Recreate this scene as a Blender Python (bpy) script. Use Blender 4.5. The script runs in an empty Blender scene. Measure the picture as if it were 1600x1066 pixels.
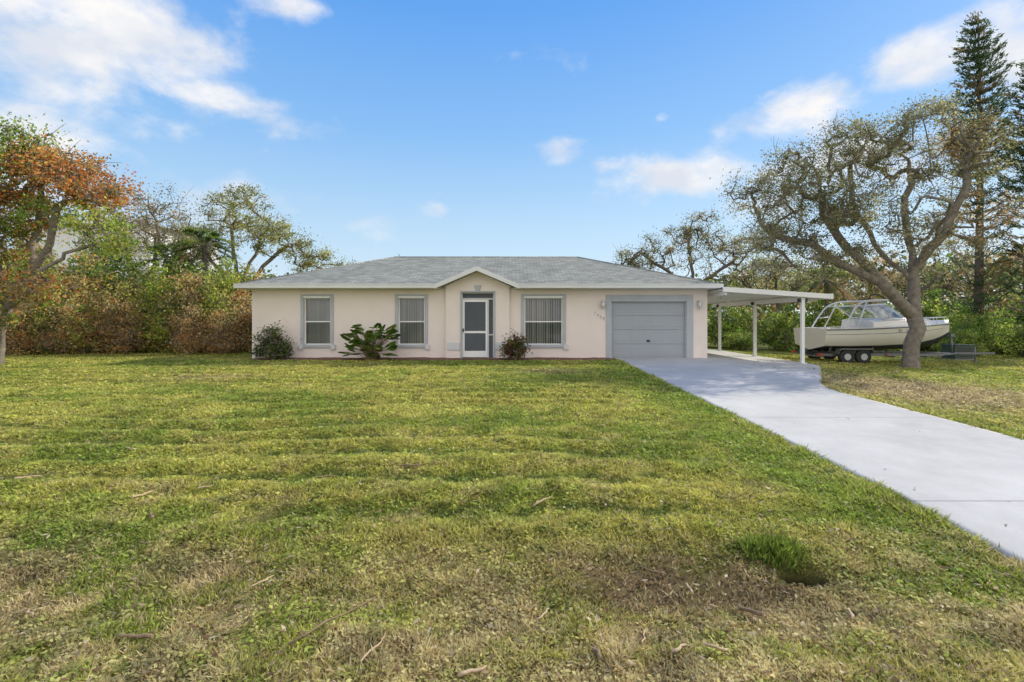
import bpy, math, random
import numpy as np
from mathutils import Vector
random.seed(7); RNG=np.random.default_rng(7)
scene=bpy.context.scene
COL=scene.collection
scene.view_settings.view_transform='Standard'
scene.view_settings.look='None'
scene.view_settings.exposure=0
LG=2.4
# ---------------------------------------------------------------- helpers
def hsh(i,j,s):
    v=np.sin(i*127.1+j*311.7+s*74.7)*43758.5453
    return v-np.floor(v)
def vn(x,y,s=0):
    x=np.asarray(x,float); y=np.asarray(y,float)
    xi=np.floor(x); yi=np.floor(y); fx=x-xi; fy=y-yi
    fx=fx*fx*(3-2*fx); fy=fy*fy*(3-2*fy)
    a=hsh(xi,yi,s); b=hsh(xi+1,yi,s); c=hsh(xi,yi+1,s); d=hsh(xi+1,yi+1,s)
    return (a*(1-fx)+b*fx)*(1-fy)+(c*(1-fx)+d*fx)*fy
def fbm(x,y,s=0,o=4):
    t=0; a=.5; f=1
    for k in range(o):
        t=t+a*vn(np.asarray(x)*f,np.asarray(y)*f,s+k*3); a*=.5; f*=2.03
    return t/(1-.5**o)
def sstep(a,b,x):
    t=np.clip((x-a)/(b-a),0,1); return t*t*(3-2*t)

ROOT={}
def root(name,loc,label,cat,group=None):
    o=bpy.data.objects.new(name,None); o.location=loc; o.empty_display_size=.3
    COL.objects.link(o); o["label"]=label; o["category"]=cat
    if group:o["group"]=group
    ROOT[o.name]=Vector(loc); return o
def orgof(p):
    return ROOT.get(p.name,Vector((0,0,0))) if p else Vector((0,0,0))
def npmesh(name,V,F,mats,parent=None,col=None,smooth=False,mi=None):
    V=np.asarray(V,float); F=np.asarray(F,int)
    o0=orgof(parent)
    V=V-np.array(o0)
    me=bpy.data.meshes.new(name)
    me.vertices.add(len(V)); me.vertices.foreach_set('co',V.ravel().astype(np.float32))
    k=F.shape[1]
    me.loops.add(F.size); me.loops.foreach_set('vertex_index',F.ravel().astype(np.int32))
    me.polygons.add(len(F)); me.polygons.foreach_set('loop_start',(np.arange(len(F))*k).astype(np.int32))
    if mi is not None: me.polygons.foreach_set('material_index',np.asarray(mi,np.int32))
    me.update(calc_edges=True)
    if smooth: me.polygons.foreach_set('use_smooth',np.ones(len(F),bool))
    if col is not None:
        a=me.color_attributes.new('Col','FLOAT_COLOR','POINT')
        c=np.ones((len(V),4),np.float32); c[:,:3]=col
        a.data.foreach_set('color',c.ravel())
    for m in (mats if isinstance(mats,(list,tuple)) else [mats]): me.materials.append(m)
    ob=bpy.data.objects.new(name,me); COL.objects.link(ob)
    if parent: ob.parent=parent; ROOT[ob.name]=o0
    return ob
class MB:
    def __init__(s): s.v=[];s.f=[];s.m=[];s.sm=[]
    def face(s,pts,m=0,sm=False):
        b=len(s.v); s.v+= [tuple(p) for p in pts]; s.f.append(tuple(range(b,b+len(pts)))); s.m.append(m); s.sm.append(sm)
    def box(s,x0,x1,y0,y1,z0,z1,m=0):
        b=len(s.v)
        s.v+=[(x0,y0,z0),(x1,y0,z0),(x1,y1,z0),(x0,y1,z0),(x0,y0,z1),(x1,y0,z1),(x1,y1,z1),(x0,y1,z1)]
        for q in ((0,3,2,1),(4,5,6,7),(0,1,5,4),(1,2,6,5),(2,3,7,6),(3,0,4,7)):
            s.f.append(tuple(b+i for i in q)); s.m.append(m); s.sm.append(False)
    def tube(s,pts,rs,n=8,m=0,cap=True):
        pts=[Vector(p) for p in pts]
        if not hasattr(rs,'__len__'): rs=[rs]*len(pts)
        b=len(s.v); ref=None
        for i,p in enumerate(pts):
            d=(pts[min(i+1,len(pts)-1)]-pts[max(i-1,0)]).normalized()
            if ref is None: ref=Vector((0,0,1)) if abs(d.z)<.9 else Vector((1,0,0))
            u=d.cross(ref).normalized(); w=d.cross(u).normalized()
            for k in range(n):
                a=2*math.pi*k/n
                s.v.append(tuple(p+(u*math.cos(a)+w*math.sin(a))*rs[i]))
        for i in range(len(pts)-1):
            for k in range(n):
                k2=(k+1)%n
                s.f.append((b+i*n+k,b+i*n+k2,b+(i+1)*n+k2,b+(i+1)*n+k)); s.m.append(m); s.sm.append(True)
        if cap:
            s.f.append(tuple(b+k for k in range(n))[::-1]); s.m.append(m); s.sm.append(False)
            e=b+(len(pts)-1)*n
            s.f.append(tuple(e+k for k in range(n))); s.m.append(m); s.sm.append(False)
    def build(s,name,mats,parent=None,bevel=0,label=None):
        o0=orgof(parent)
        me=bpy.data.meshes.new(name)
        me.from_pydata([(x-o0.x,y-o0.y,z-o0.z) for x,y,z in s.v],[],s.f)
        me.polygons.foreach_set('material_index',s.m)
        me.polygons.foreach_set('use_smooth',s.sm)
        for m in (mats if isinstance(mats,(list,tuple)) else [mats]): me.materials.append(m)
        me.update()
        ob=bpy.data.objects.new(name,me); COL.objects.link(ob)
        if parent: ob.parent=parent; ROOT[ob.name]=o0
        if bevel:
            b=ob.modifiers.new('b','BEVEL'); b.width=bevel; b.segments=2; b.limit_method='ANGLE'
        if label: ob["label"]=label
        return ob
def catmull(P,n=5):
    P=[Vector(p) for p in P]; Q=[P[0]]+P+[P[-1]]; out=[]
    for i in range(1,len(Q)-2):
        for k in range(n):
            t=k/n; a,b,c,d=Q[i-1],Q[i],Q[i+1],Q[i+2]
            out.append(.5*((2*b)+(c-a)*t+(2*a-5*b+4*c-d)*t*t+(3*b-a-3*c+d)*t**3))
    out.append(P[-1]); return out
# ---------------------------------------------------------------- materials
def nm(name):
    m=bpy.data.materials.new(name); m.use_nodes=True
    nt=m.node_tree; nt.nodes.clear()
    out=nt.nodes.new('ShaderNodeOutputMaterial')
    return m,nt,out
def pmat(name,c,rough=.6,scale=8,amt=.15,bump=.0,bscale=None,metal=0,spec=.5,c2=None,detail=6,stain=0):
    m,nt,out=nm(name); N=nt.nodes.new; L=nt.links.new
    p=N('ShaderNodeBsdfPrincipled'); L(p.outputs[0],out.inputs[0])
    p.inputs['Roughness'].default_value=rough; p.inputs['Metallic'].default_value=metal
    p.inputs['Specular IOR Level'].default_value=spec
    tc=N('ShaderNodeTexCoord')
    no=N('ShaderNodeTexNoise'); no.inputs['Scale'].default_value=scale; no.inputs['Detail'].default_value=detail
    no.inputs['Roughness'].default_value=.65
    L(tc.outputs['Object'],no.inputs['Vector'])
    r=N('ShaderNodeValToRGB'); 
    a=[max(0,x*(1-amt)) for x in c]; b=[x*(1+amt) for x in c]
    if c2: b=c2; a=list(c)
    r.color_ramp.elements[0].position=.3; r.color_ramp.elements[0].color=(*a,1)
    r.color_ramp.elements[1].position=.7; r.color_ramp.elements[1].color=(*b,1)
    L(no.outputs['Fac'],r.inputs['Fac'])
    src=r.outputs[0]
    if stain:
        n3=N('ShaderNodeTexNoise'); n3.inputs['Scale'].default_value=.7; n3.inputs['Detail'].default_value=5
        L(tc.outputs['Object'],n3.inputs['Vector'])
        mr=N('ShaderNodeMapRange'); mr.inputs[1].default_value=.35; mr.inputs[2].default_value=.65
        mr.inputs[3].default_value=1-stain; mr.inputs[4].default_value=1.0
        L(n3.outputs['Fac'],mr.inputs[0])
        mx=N('ShaderNodeMix'); mx.data_type='RGBA'; mx.blend_type='MULTIPLY'; mx.inputs[0].default_value=1
        L(src,mx.inputs[6]); L(mr.outputs[0],mx.inputs[7]); src=mx.outputs[2]
    L(src,p.inputs['Base Color'])
    if bump:
        n2=N('ShaderNodeTexNoise'); n2.inputs['Scale'].default_value=bscale or scale*5; n2.inputs['Detail'].default_value=4
        L(tc.outputs['Object'],n2.inputs['Vector'])
        bp=N('ShaderNodeBump'); bp.inputs['Strength'].default_value=bump; bp.inputs['Distance'].default_value=.02
        L(n2.outputs['Fac'],bp.inputs['Height']); L(bp.outputs[0],p.inputs['Normal'])
    return m
def leafmat(name,trans=.4,rough=.55):
    m,nt,out=nm(name); N=nt.nodes.new; L=nt.links.new
    at=N('ShaderNodeAttribute'); at.attribute_name='Col'
    tc=N('ShaderNodeTexCoord'); no=N('ShaderNodeTexNoise'); no.inputs['Scale'].default_value=3
    L(tc.outputs['Object'],no.inputs['Vector'])
    mr=N('ShaderNodeMapRange'); mr.inputs[1].default_value=.3; mr.inputs[2].default_value=.7; mr.inputs[3].default_value=.8; mr.inputs[4].default_value=1.2
    L(no.outputs['Fac'],mr.inputs[0])
    mx=N('ShaderNodeMix'); mx.data_type='RGBA'; mx.blend_type='MULTIPLY'; mx.inputs[0].default_value=1
    L(at.outputs['Color'],mx.inputs[6]); L(mr.outputs[0],mx.inputs[7])
    p=N('ShaderNodeBsdfPrincipled'); p.inputs['Roughness'].default_value=rough; p.inputs['Specular IOR Level'].default_value=.25
    t=N('ShaderNodeBsdfTranslucent'); ms=N('ShaderNodeMixShader'); ms.inputs[0].default_value=trans
    L(mx.outputs[2],p.inputs['Base Color']); L(mx.outputs[2],t.inputs['Color'])
    L(p.outputs[0],ms.inputs[1]); L(t.outputs[0],ms.inputs[2]); L(ms.outputs[0],out.inputs[0])
    return m
M_leaf=leafmat('leaf_material',.5); M_grass=leafmat('grass_blade_material',.45,.6)
M_bark=pmat('bark_material',(.20,.17,.14),.9,5,.45,.9,22)
M_barkdark=pmat('dark_bark_material',(.13,.11,.09),.9,5,.4,.6,22)
M_stucco=pmat('peach_stucco_material',(.80,.705,.645),.85,1.2,.03,.35,70,spec=.2,stain=.06)
M_trim=pmat('grey_trim_material',(.42,.44,.465),.8,3,.06,.25,70,spec=.2)
M_trimlight=pmat('light_grey_block_material',(.58,.58,.59),.8,3,.06,.25,70,spec=.2)
M_white=pmat('white_paint_material',(.78,.78,.77),.45,2,.04)
M_gutter=pmat('grey_gutter_material',(.52,.535,.52),.45,2,.05,stain=.1)
M_fascia=pmat('white_fascia_material',(.68,.69,.68),.5,2,.05,stain=.1)
M_soffit=pmat('soffit_material',(.66,.65,.62),.7,2,.04)
M_garage=pmat('garage_door_material',(.34,.365,.395),.5,1.5,.04,stain=.05)
M_dark=pmat('dark_interior_material',(.05,.05,.055),.8,2,.2)
M_blind=pmat('blind_fabric_material',(.64,.61,.58),.7,4,.06)
M_alu=pmat('white_aluminium_material',(.76,.76,.74),.45,1.5,.04,stain=.06)
M_mulch=pmat('mulch_material',(.09,.045,.03),.95,30,.5,1.0,40,c2=(.24,.12,.08))
M_black=pmat('black_plastic_material',(.025,.025,.027),.5,5,.2)
M_rubber=pmat('rubber_material',(.03,.03,.03),.85,12,.2,.3)
M_steel=pmat('galvanized_steel_material',(.18,.18,.18),.5,10,.15,metal=.4)
M_gel=pmat('boat_gelcoat_material',(.80,.76,.69),.22,1,.03)
M_keel=pmat('bottom_paint_material',(.04,.045,.06),.6,4,.2)
M_stripe=pmat('boat_stripe_material',(.10,.11,.15),.3,4,.1)
M_lamp=pmat('lantern_glass_material',(.75,.75,.72),.2,8,.05)
M_redlens=pmat('red_lens_material',(.5,.05,.02),.3,8,.05)
M_box=pmat('green_box_material',(.05,.075,.055),.6,4,.15)
M_stick=pmat('dry_stick_material',(.22,.15,.09),.9,20,.3,.3)
M_bract=pmat('dry_bract_material',(.48,.35,.22),.85,20,.25,.3)
M_base=pmat('weathered_concrete_material',(.22,.21,.19),.9,6,.15,.3)
m,nt,out=nm('window_glass_material'); N=nt.nodes.new; L=nt.links.new
tr=N('ShaderNodeBsdfTransparent'); tr.inputs[0].default_value=(.74,.78,.80,1)
gl=N('ShaderNodeBsdfGlossy'); gl.inputs['Roughness'].default_value=.04
fr=N('ShaderNodeFresnel'); fr.inputs[0].default_value=1.6
no=N('ShaderNodeTexNoise'); no.inputs['Scale'].default_value=1.5; bp=N('ShaderNodeBump'); bp.inputs['Strength'].default_value=.03
L(no.outputs['Fac'],bp.inputs['Height']); L(bp.outputs[0],gl.inputs['Normal'])
ad=N('ShaderNodeMath'); ad.operation='ADD'; ad.inputs[1].default_value=.03; L(fr.outputs[0],ad.inputs[0])
ms=N('ShaderNodeMixShader'); L(ad.outputs[0],ms.inputs[0]); L(tr.outputs[0],ms.inputs[1]); L(gl.outputs[0],ms.inputs[2]); L(ms.outputs[0],out.inputs[0]); M_glass=m
m,nt,out=nm('insect_screen_material'); N=nt.nodes.new; L=nt.links.new
tr=N('ShaderNodeBsdfTransparent'); di=N('ShaderNodeBsdfDiffuse')
no=N('ShaderNodeTexNoise'); no.inputs['Scale'].default_value=3; r=N('ShaderNodeValToRGB')
r.color_ramp.elements[0].color=(.12,.135,.15,1); r.color_ramp.elements[1].color=(.17,.185,.205,1)
L(no.outputs['Fac'],r.inputs[0]); L(r.outputs[0],di.inputs[0])
ms=N('ShaderNodeMixShader'); ms.inputs[0].default_value=.68; L(tr.outputs[0],ms.inputs[1]); L(di.outputs[0],ms.inputs[2]); L(ms.outputs[0],out.inputs[0]); M_screen=m
def shingle():
    m,nt,out=nm('shingle_material'); N=nt.nodes.new; L=nt.links.new
    p=N('ShaderNodeBsdfPrincipled'); p.inputs['Roughness'].default_value=.95; p.inputs['Specular IOR Level'].default_value=.1; L(p.outputs[0],out.inputs[0])
    tc=N('ShaderNodeTexCoord')
    br=N('ShaderNodeTexBrick'); br.inputs['Scale'].default_value=1; br.inputs['Brick Width'].default_value=.30
    br.inputs['Row Height'].default_value=.135; br.inputs['Mortar Size'].default_value=.01; br.inputs['Bias'].default_value=-.1
    br.inputs['Color1'].default_value=(.205,.212,.192,1); br.inputs['Color2'].default_value=(.325,.335,.305,1); br.inputs['Mortar'].default_value=(.14,.145,.135,1)
    L(tc.outputs['Object'],br.inputs['Vector'])
    no=N('ShaderNodeTexNoise'); no.inputs['Scale'].default_value=45; no.inputs['Detail'].default_value=4; L(tc.outputs['Object'],no.inputs['Vector'])
    n2=N('ShaderNodeTexNoise'); n2.inputs['Scale'].default_value=.5; n2.inputs['Detail'].default_value=6; L(tc.outputs['Object'],n2.inputs['Vector'])
    a=N('ShaderNodeMath'); a.operation='ADD'; L(no.outputs['Fac'],a.inputs[0]); L(n2.outputs['Fac'],a.inputs[1])
    mr=N('ShaderNodeMapRange'); mr.inputs[1].default_value=.6; mr.inputs[2].default_value=1.4; mr.inputs[3].default_value=.82; mr.inputs[4].default_value=1.18; L(a.outputs[0],mr.inputs[0])
    mx=N('ShaderNodeMix'); mx.data_type='RGBA'; mx.blend_type='MULTIPLY'; mx.inputs[0].default_value=1
    L(br.outputs['Color'],mx.inputs[6]); L(mr.outputs[0],mx.inputs[7]); L(mx.outputs[2],p.inputs['Base Color'])
    bp=N('ShaderNodeBump'); bp.inputs['Strength'].default_value=.5; bp.inputs['Distance'].default_value=.01; L(br.outputs['Color'],bp.inputs['Height']); L(bp.outputs[0],p.inputs['Normal'])
    return m
M_shingle=shingle()
def concrete():
    m,nt,out=nm('concrete_material'); N=nt.nodes.new; L=nt.links.new
    p=N('ShaderNodeBsdfPrincipled'); p.inputs['Roughness'].default_value=.9; p.inputs['Specular IOR Level'].default_value=.1; L(p.outputs[0],out.inputs[0])
    tc=N('ShaderNodeTexCoord'); sp=N('ShaderNodeSeparateXYZ'); L(tc.outputs['Object'],sp.inputs[0])
    def M(op,a,b=None,c=None):
        n=N('ShaderNodeMath'); n.operation=op
        for i,v in enumerate((a,b,c)):
            if v is None: continue
            if isinstance(v,(int,float)): n.inputs[i].default_value=v
            else: L(v,n.inputs[i])
        return n.outputs[0]
    jy=M('ABSOLUTE',M('SUBTRACT',M('PINGPONG',M('ADD',sp.outputs[1],-3.95+20),1.72),0))
    j1=M('LESS_THAN',jy,.009)
    jx=M('LESS_THAN',M('ABSOLUTE',M('ADD',sp.outputs[0],-7.16)),.009)
    j=M('MAXIMUM',j1,jx)
    no=N('ShaderNodeTexNoise'); no.inputs['Scale'].default_value=1.3; no.inputs['Detail'].default_value=9; no.inputs['Roughness'].default_value=.7; L(tc.outputs['Object'],no.inputs['Vector'])
    r=N('ShaderNodeValToRGB'); r.color_ramp.elements[0].position=.3; r.color_ramp.elements[0].color=(.43,.425,.415,1)
    r.color_ramp.elements[1].position=.7; r.color_ramp.elements[1].color=(.54,.535,.52,1); L(no.outputs['Fac'],r.inputs[0])
    mx=N('ShaderNodeMix'); mx.data_type='RGBA'; L(j,mx.inputs[0]); L(r.outputs[0],mx.inputs[6]); mx.inputs[7].default_value=(.26,.26,.25,1)
    n4=N('ShaderNodeTexNoise'); n4.inputs['Scale'].default_value=.35; n4.inputs['Detail'].default_value=5; L(tc.outputs['Object'],n4.inputs['Vector'])
    mr=N('ShaderNodeMapRange'); mr.inputs[1].default_value=.35; mr.inputs[2].default_value=.65; mr.inputs[3].default_value=.90; mr.inputs[4].default_value=1.04; L(n4.outputs['Fac'],mr.inputs[0])
    m2=N('ShaderNodeMix'); m2.data_type='RGBA'; m2.blend_type='MULTIPLY'; m2.inputs[0].default_value=1; L(mx.outputs[2],m2.inputs[6]); L(mr.outputs[0],m2.inputs[7])
    L(m2.outputs[2],p.inputs['Base Color'])
    n2=N('ShaderNodeTexNoise'); n2.inputs['Scale'].default_value=60; L(tc.outputs['Object'],n2.inputs['Vector'])
    bp=N('ShaderNodeBump'); bp.inputs['Strength'].default_value=.25; bp.inputs['Distance'].default_value=.01; L(n2.outputs['Fac'],bp.inputs['Height']); L(bp.outputs[0],p.inputs['Normal'])
    return m
M_conc=concrete()
def groundmat():
    m,nt,out=nm('lawn_material'); N=nt.nodes.new; L=nt.links.new
    p=N('ShaderNodeBsdfPrincipled'); p.inputs['Roughness'].default_value=.95; p.inputs['Specular IOR Level'].default_value=.1; L(p.outputs[0],out.inputs[0])
    at=N('ShaderNodeAttribute'); at.attribute_name='Col'
    tc=N('ShaderNodeTexCoord'); no=N('ShaderNodeTexNoise'); no.inputs['Scale'].default_value=14; no.inputs['Detail'].default_value=9; no.inputs['Roughness'].default_value=.8
    L(tc.outputs['Object'],no.inputs['Vector'])
    mr=N('ShaderNodeMapRange'); mr.inputs[1].default_value=.3; mr.inputs[2].default_value=.7; mr.inputs[3].default_value=.45; mr.inputs[4].default_value=1.45
    L(no.outputs['Fac'],mr.inputs[0])
    mx=N('ShaderNodeMix'); mx.data_type='RGBA'; mx.blend_type='MULTIPLY'; mx.inputs[0].default_value=1
    L(at.outputs['Color'],mx.inputs[6]); L(mr.outputs[0],mx.inputs[7]); L(mx.outputs[2],p.inputs['Base Color'])
    bp=N('ShaderNodeBump'); bp.inputs['Strength'].default_value=.8; bp.inputs['Distance'].default_value=.04; L(no.outputs['Fac'],bp.inputs['Height']); L(bp.outputs[0],p.inputs['Normal'])
    return m
M_ground=groundmat()
# ---------------------------------------------------------------- terrain
HX,HY=2.10,3.50
TX,TY=2.0,3.74
def xr_drive(y):
    return np.interp(y,[-60,10.4,10.9,11.4,12.0,12.8,16.0,16.5,17.0,30],[7.15,7.1,7.16,7.34,7.66,8.2,10.25,10.5,10.6,10.6])
def on_drive(x,y,mg=0.):
    return (x>3.77-mg)&(x<xr_drive(y)+mg)&(y<25)
def band(x,y):
    yy=y-.035*(x+3)+.016*np.clip(x+2,0,9)**2+1.1*(fbm(x*.22,y*.25,21,2)-.5)+.18*(fbm(x*2,y*2,5,2)-.5)
    yw=yy+.05*yy*np.clip(yy-4,0,9)/5
    s=np.sin(2*np.pi*yw/.80)
    a=sstep(.34,.60,fbm(x*.28,y*.9,33,2)+.08)*sstep(3.2,1.0,x)
    return s*a
def gz0(x,y):
    b=np.interp(y,[-60,0,2,3.2,4.6,8,12,17,18,40,1000],[-.3,-.34,-.36,-.43,-.32,-.22,-.12,0,0,0,-.5])
    d=np.clip((x-7.2)*.045,0,.34)*np.clip((y-9)/5,0,1)
    return b-d
def gz(x,y):
    x=np.asarray(x,float); y=np.asarray(y,float)
    far=sstep(0,.8,np.maximum(3.77-x,x-xr_drive(y)))*sstep(0,.8,17.3-y)
    z=gz0(x,y)+far*((fbm(x*1.1,y*1.1,3)-.5)*.06+(fbm(x*5,y*5,9,3)-.5)*.06*sstep(10,4,y))
    z=z+far*.028*band(x,y)*sstep(3.6,4.4,y)*sstep(15.5,12,y)
    hole=np.exp(-(((x-HX)/.13)**2+((y-HY)/.09)**2)); z=z-.20*hole
    z=z-.05*np.exp(-(((x-1.4)/.7)**2+((y-3.25)/.35)**2))+.03*np.exp(-(((x-TX)/.2)**2+((y-TY)/.1)**2))
    return z
def gcol(x,y):
    g=np.array([.30,.36,.06]); yl=np.array([.55,.51,.12]); br=np.array([.56,.44,.23]); dk=np.array([.11,.155,.028])
    n1=fbm(x*.55,y*.8,1); n2=fbm(x*2.3,y*3,5); n3=fbm(x*9,y*9,7,3); n4=fbm(x*22,y*22,17,2)
    wy=np.clip((n1-.42)*2.5+(n2-.5)*1.8+.42,0,1)[...,None]
    c=g*(1-wy)+yl*wy
    b=band(x,y)*sstep(16.5,13,y)*sstep(3.4,4.4,y)
    wd=np.clip(np.maximum(0,-b)**1.5*.75+(.47-n3)*1.7+(.49-n4)*1.1,0,.85)[...,None]
    c=c*(1-wd)+dk*wd
    sw=sstep(4.5,3.1,y+.9*(n1-.5)+.5*(n2-.5))
    wb=sw*np.clip(.26+(n2-.42)*2.8+(n3-.5)*1.4,0,.9)
    sw2=np.exp(-((y-3.4)/.42)**2)*np.exp(-((x-1.25)/1.0)**2)
    wdirt=np.clip(sw2*1.3*(n3+.2)+.9*np.exp(-(((x+2.6)/1.6)**2+((y-3.5)/.3)**2))*(n2-.1),0,.85)
    wb=np.maximum(wb,.7*np.clip((n2-.60)*5,0,1)*sstep(9,3,y))
    yard=np.exp(-(((x-9.3)/2.0)**2+((y-11.2)/2.6)**2))
    wb=np.maximum(wb,np.clip(yard*1.9*(n2+.3)*(x>7.1),0,.92))
    dry=np.exp(-(((x-1.1)/1.0)**2+((y-14.0)/.6)**2))+np.exp(-(((x+8)/1.2)**2+((y-12.7)/.5)**2))
    wb=np.maximum(wb,np.clip(dry*1.2*(n2+.1),0,.7))
    lush=sstep(1.2,.2,np.abs(x-3.3))*sstep(3.5,5,y)*.55
    c=c*(1-lush[...,None])+np.array([.23,.35,.045])*(1-.6*wd)*lush[...,None]
    wb=(wb*(1-lush))[...,None]
    c=c*(1-wb)+br*(.5+1.0*n3[...,None])*(1-.5*wd)*wb
    wdirt=wdirt[...,None]; c=c*(1-wdirt)+np.array([.20,.135,.08])*(.7+.6*n3[...,None])*wdirt
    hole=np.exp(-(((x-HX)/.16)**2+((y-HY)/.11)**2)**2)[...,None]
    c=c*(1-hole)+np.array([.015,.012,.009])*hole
    farm=sstep(25,45,np.hypot(x,y))[...,None]
    c=c*(1-farm)+np.array([.11,.14,.035])*farm
    return c
xs=np.concatenate([-np.geomspace(900,15,26),np.arange(-14.4,14.4,.08),np.geomspace(15,900,26)])
ys=np.concatenate([-np.geomspace(300,2,10),np.arange(-1,1.6,.3),np.arange(1.7,5,.05),np.arange(5,18.3,.09),np.geomspace(18.6,1200,40)])
X,Y=np.meshgrid(xs,ys); Z=gz(X,Y)
ind=on_drive(X,Y,-.15)
Z=np.where(ind,Z-.05,Z)
V=np.stack([X,Y,Z],-1).reshape(-1,3); nx=len(xs); ny=len(ys)
I=np.arange(nx*ny).reshape(ny,nx)
F=np.stack([I[:-1,:-1],I[:-1,1:],I[1:,1:],I[1:,:-1]],-1).reshape(-1,4)
o=npmesh('lawn_ground',V,F,M_ground,col=gcol(X,Y).reshape(-1,3)*.55,smooth=True); o["kind"]="structure"
ts=np.array([0,.004]+list(np.linspace(.03,.97,22))+[.996,1]); yy=np.arange(-20,17.81,.1)
T,YY=np.meshgrid(ts,yy); XL=3.77+.03*(fbm(YY*2.5,0*YY,4)-.5); XR=xr_drive(YY)+.05*(fbm(YY*2.5,0*YY,8)-.5)
XX=XL+T*(XR-XL); ZZ=gz0(XX,YY)+.022; ZZ=np.where((T==0)|(T==1),ZZ-.08,ZZ)
I=np.arange(XX.size).reshape(XX.shape)
F=np.stack([I[:-1,:-1],I[:-1,1:],I[1:,1:],I[1:,:-1]],-1).reshape(-1,4)
o=npmesh('driveway',np.stack([XX,YY,ZZ],-1).reshape(-1,3),F,M_conc,smooth=True); o["kind"]="structure"
ts=np.linspace(7.2,10.6,14); yy=np.arange(17.8,25.01,.4); XX,YY=np.meshgrid(ts,yy); ZZ=gz0(XX,YY)+.022
I=np.arange(XX.size).reshape(XX.shape); F=np.stack([I[:-1,:-1],I[:-1,1:],I[1:,1:],I[1:,:-1]],-1).reshape(-1,4)
o=npmesh('carport_pavement',np.stack([XX,YY,ZZ],-1).reshape(-1,3),F,M_conc); o["kind"]="structure"
def blades(n,ymin,ymax,p,xlim=1.13,mg=.3):
    u=RNG.random(n); e=2-p
    y=(ymin**e+u*(ymax**e-ymin**e))**(1/e)
    x=(RNG.random(n)*2-1)*(y*xlim+mg)
    return x,y
def bareness(x,y):
    bare=np.exp(-((y-3.4)/.33)**2)*np.exp(-((x-1.25)/.8)**2)
    yard=np.exp(-(((x-9.3)/2.0)**2+((y-11.2)/2.4)**2))*(x>7)
    return np.clip(bare*.85+yard*.8,0,.93)
NT=1500
def grass():
    x,y=blades(540000,1.75,17.4,1.75)
    x2,y2=blades(50000,17.4,24,1.0)
    xt=TX+.11*RNG.normal(size=NT); yt=TY+.06*RNG.normal(size=NT)
    k=(np.abs(x2)>10.5); x=np.concatenate([x,x2[k],xt]); y=np.concatenate([y,y2[k],yt])
    keep=~on_drive(x,y,-.03*RNG.random(len(x)))
    keep&=~((x>-9.4)&(x<7.2)&(y>16.9))
    keep&=RNG.random(len(x))>bareness(x,y)
    keep&=np.hypot((x-HX)/.15,(y-HY)/.10)>1
    istuft=np.zeros(len(x),bool); istuft[-NT:]=True
    keep|=istuft&(y>HY+.05)
    x=x[keep]; y=y[keep]; istuft=istuft[keep]; n=len(x)
    z=gz(x,y)
    c=gcol(x,y)*(.6+.85*RNG.random((n,1)))
    c[istuft]=np.array([.22,.30,.05])*(.4+.9*RNG.random((istuft.sum(),1)))
    dead=(RNG.random(n)<.08+.16*sstep(4.3,3,y))&~istuft
    c[dead]=np.array([.62,.50,.30])*(.6+.6*RNG.random((dead.sum(),1)))
    hm=.75+.22*band(x,y)+1.4*(fbm(x*3.5,y*3.5,12,3)-.45)+1.0*(fbm(x*11,y*11,19,2)-.5)
    h=(.020+.024*RNG.random(n))*np.clip(hm,.3,1.9)*(1+.012*y)
    edge=(np.abs(x-3.68)<.14)|((np.abs(x-xr_drive(y)-.1)<.14)&(y>3))
    h=np.where(edge,h*1.6,h)
    h=np.where(istuft,.03+.075*RNG.random(n),h)
    w=(.0032+.0045*RNG.random(n))*(.6+.30*y)
    a=RNG.random(n)*2*np.pi; l=RNG.random(n)*1.7+.2; l=np.where(istuft,.2+.9*RNG.random(n),l); la=RNG.random(n)*2*np.pi
    bx=np.cos(a)*w; by=np.sin(a)*w
    V=np.empty((n,3,3))
    V[:,0]=np.stack([x-bx,y-by,z-.006],-1); V[:,1]=np.stack([x+bx,y+by,z-.006],-1)
    V[:,2]=np.stack([x+np.cos(la)*h*l,y+np.sin(la)*h*l,z+h],-1)
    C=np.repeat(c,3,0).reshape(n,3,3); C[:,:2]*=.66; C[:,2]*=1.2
    F=np.arange(n*3).reshape(n,3)
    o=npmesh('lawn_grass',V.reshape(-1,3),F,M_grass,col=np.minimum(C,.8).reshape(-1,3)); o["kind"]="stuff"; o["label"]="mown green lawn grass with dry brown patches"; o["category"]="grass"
grass()
def diamonds(C,size,col,asp=.28,A=None,B=None):
    n=len(C)
    if A is None:
        A=RNG.normal(size=(n,3)); A/=np.linalg.norm(A,axis=1)[:,None]
    if B is None:
        B=RNG.normal(size=(n,3))
    B=np.cross(A,B); B/=np.linalg.norm(B,axis=1)[:,None]+1e-9
    s=np.asarray(size).reshape(-1,1)
    V=np.stack([C-A*s*.5,C+B*s*asp,C+A*s*.5,C-B*s*asp],1).reshape(-1,3)
    F=np.arange(n*4).reshape(n,4)
    return V,F,np.repeat(col,4,0)
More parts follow.
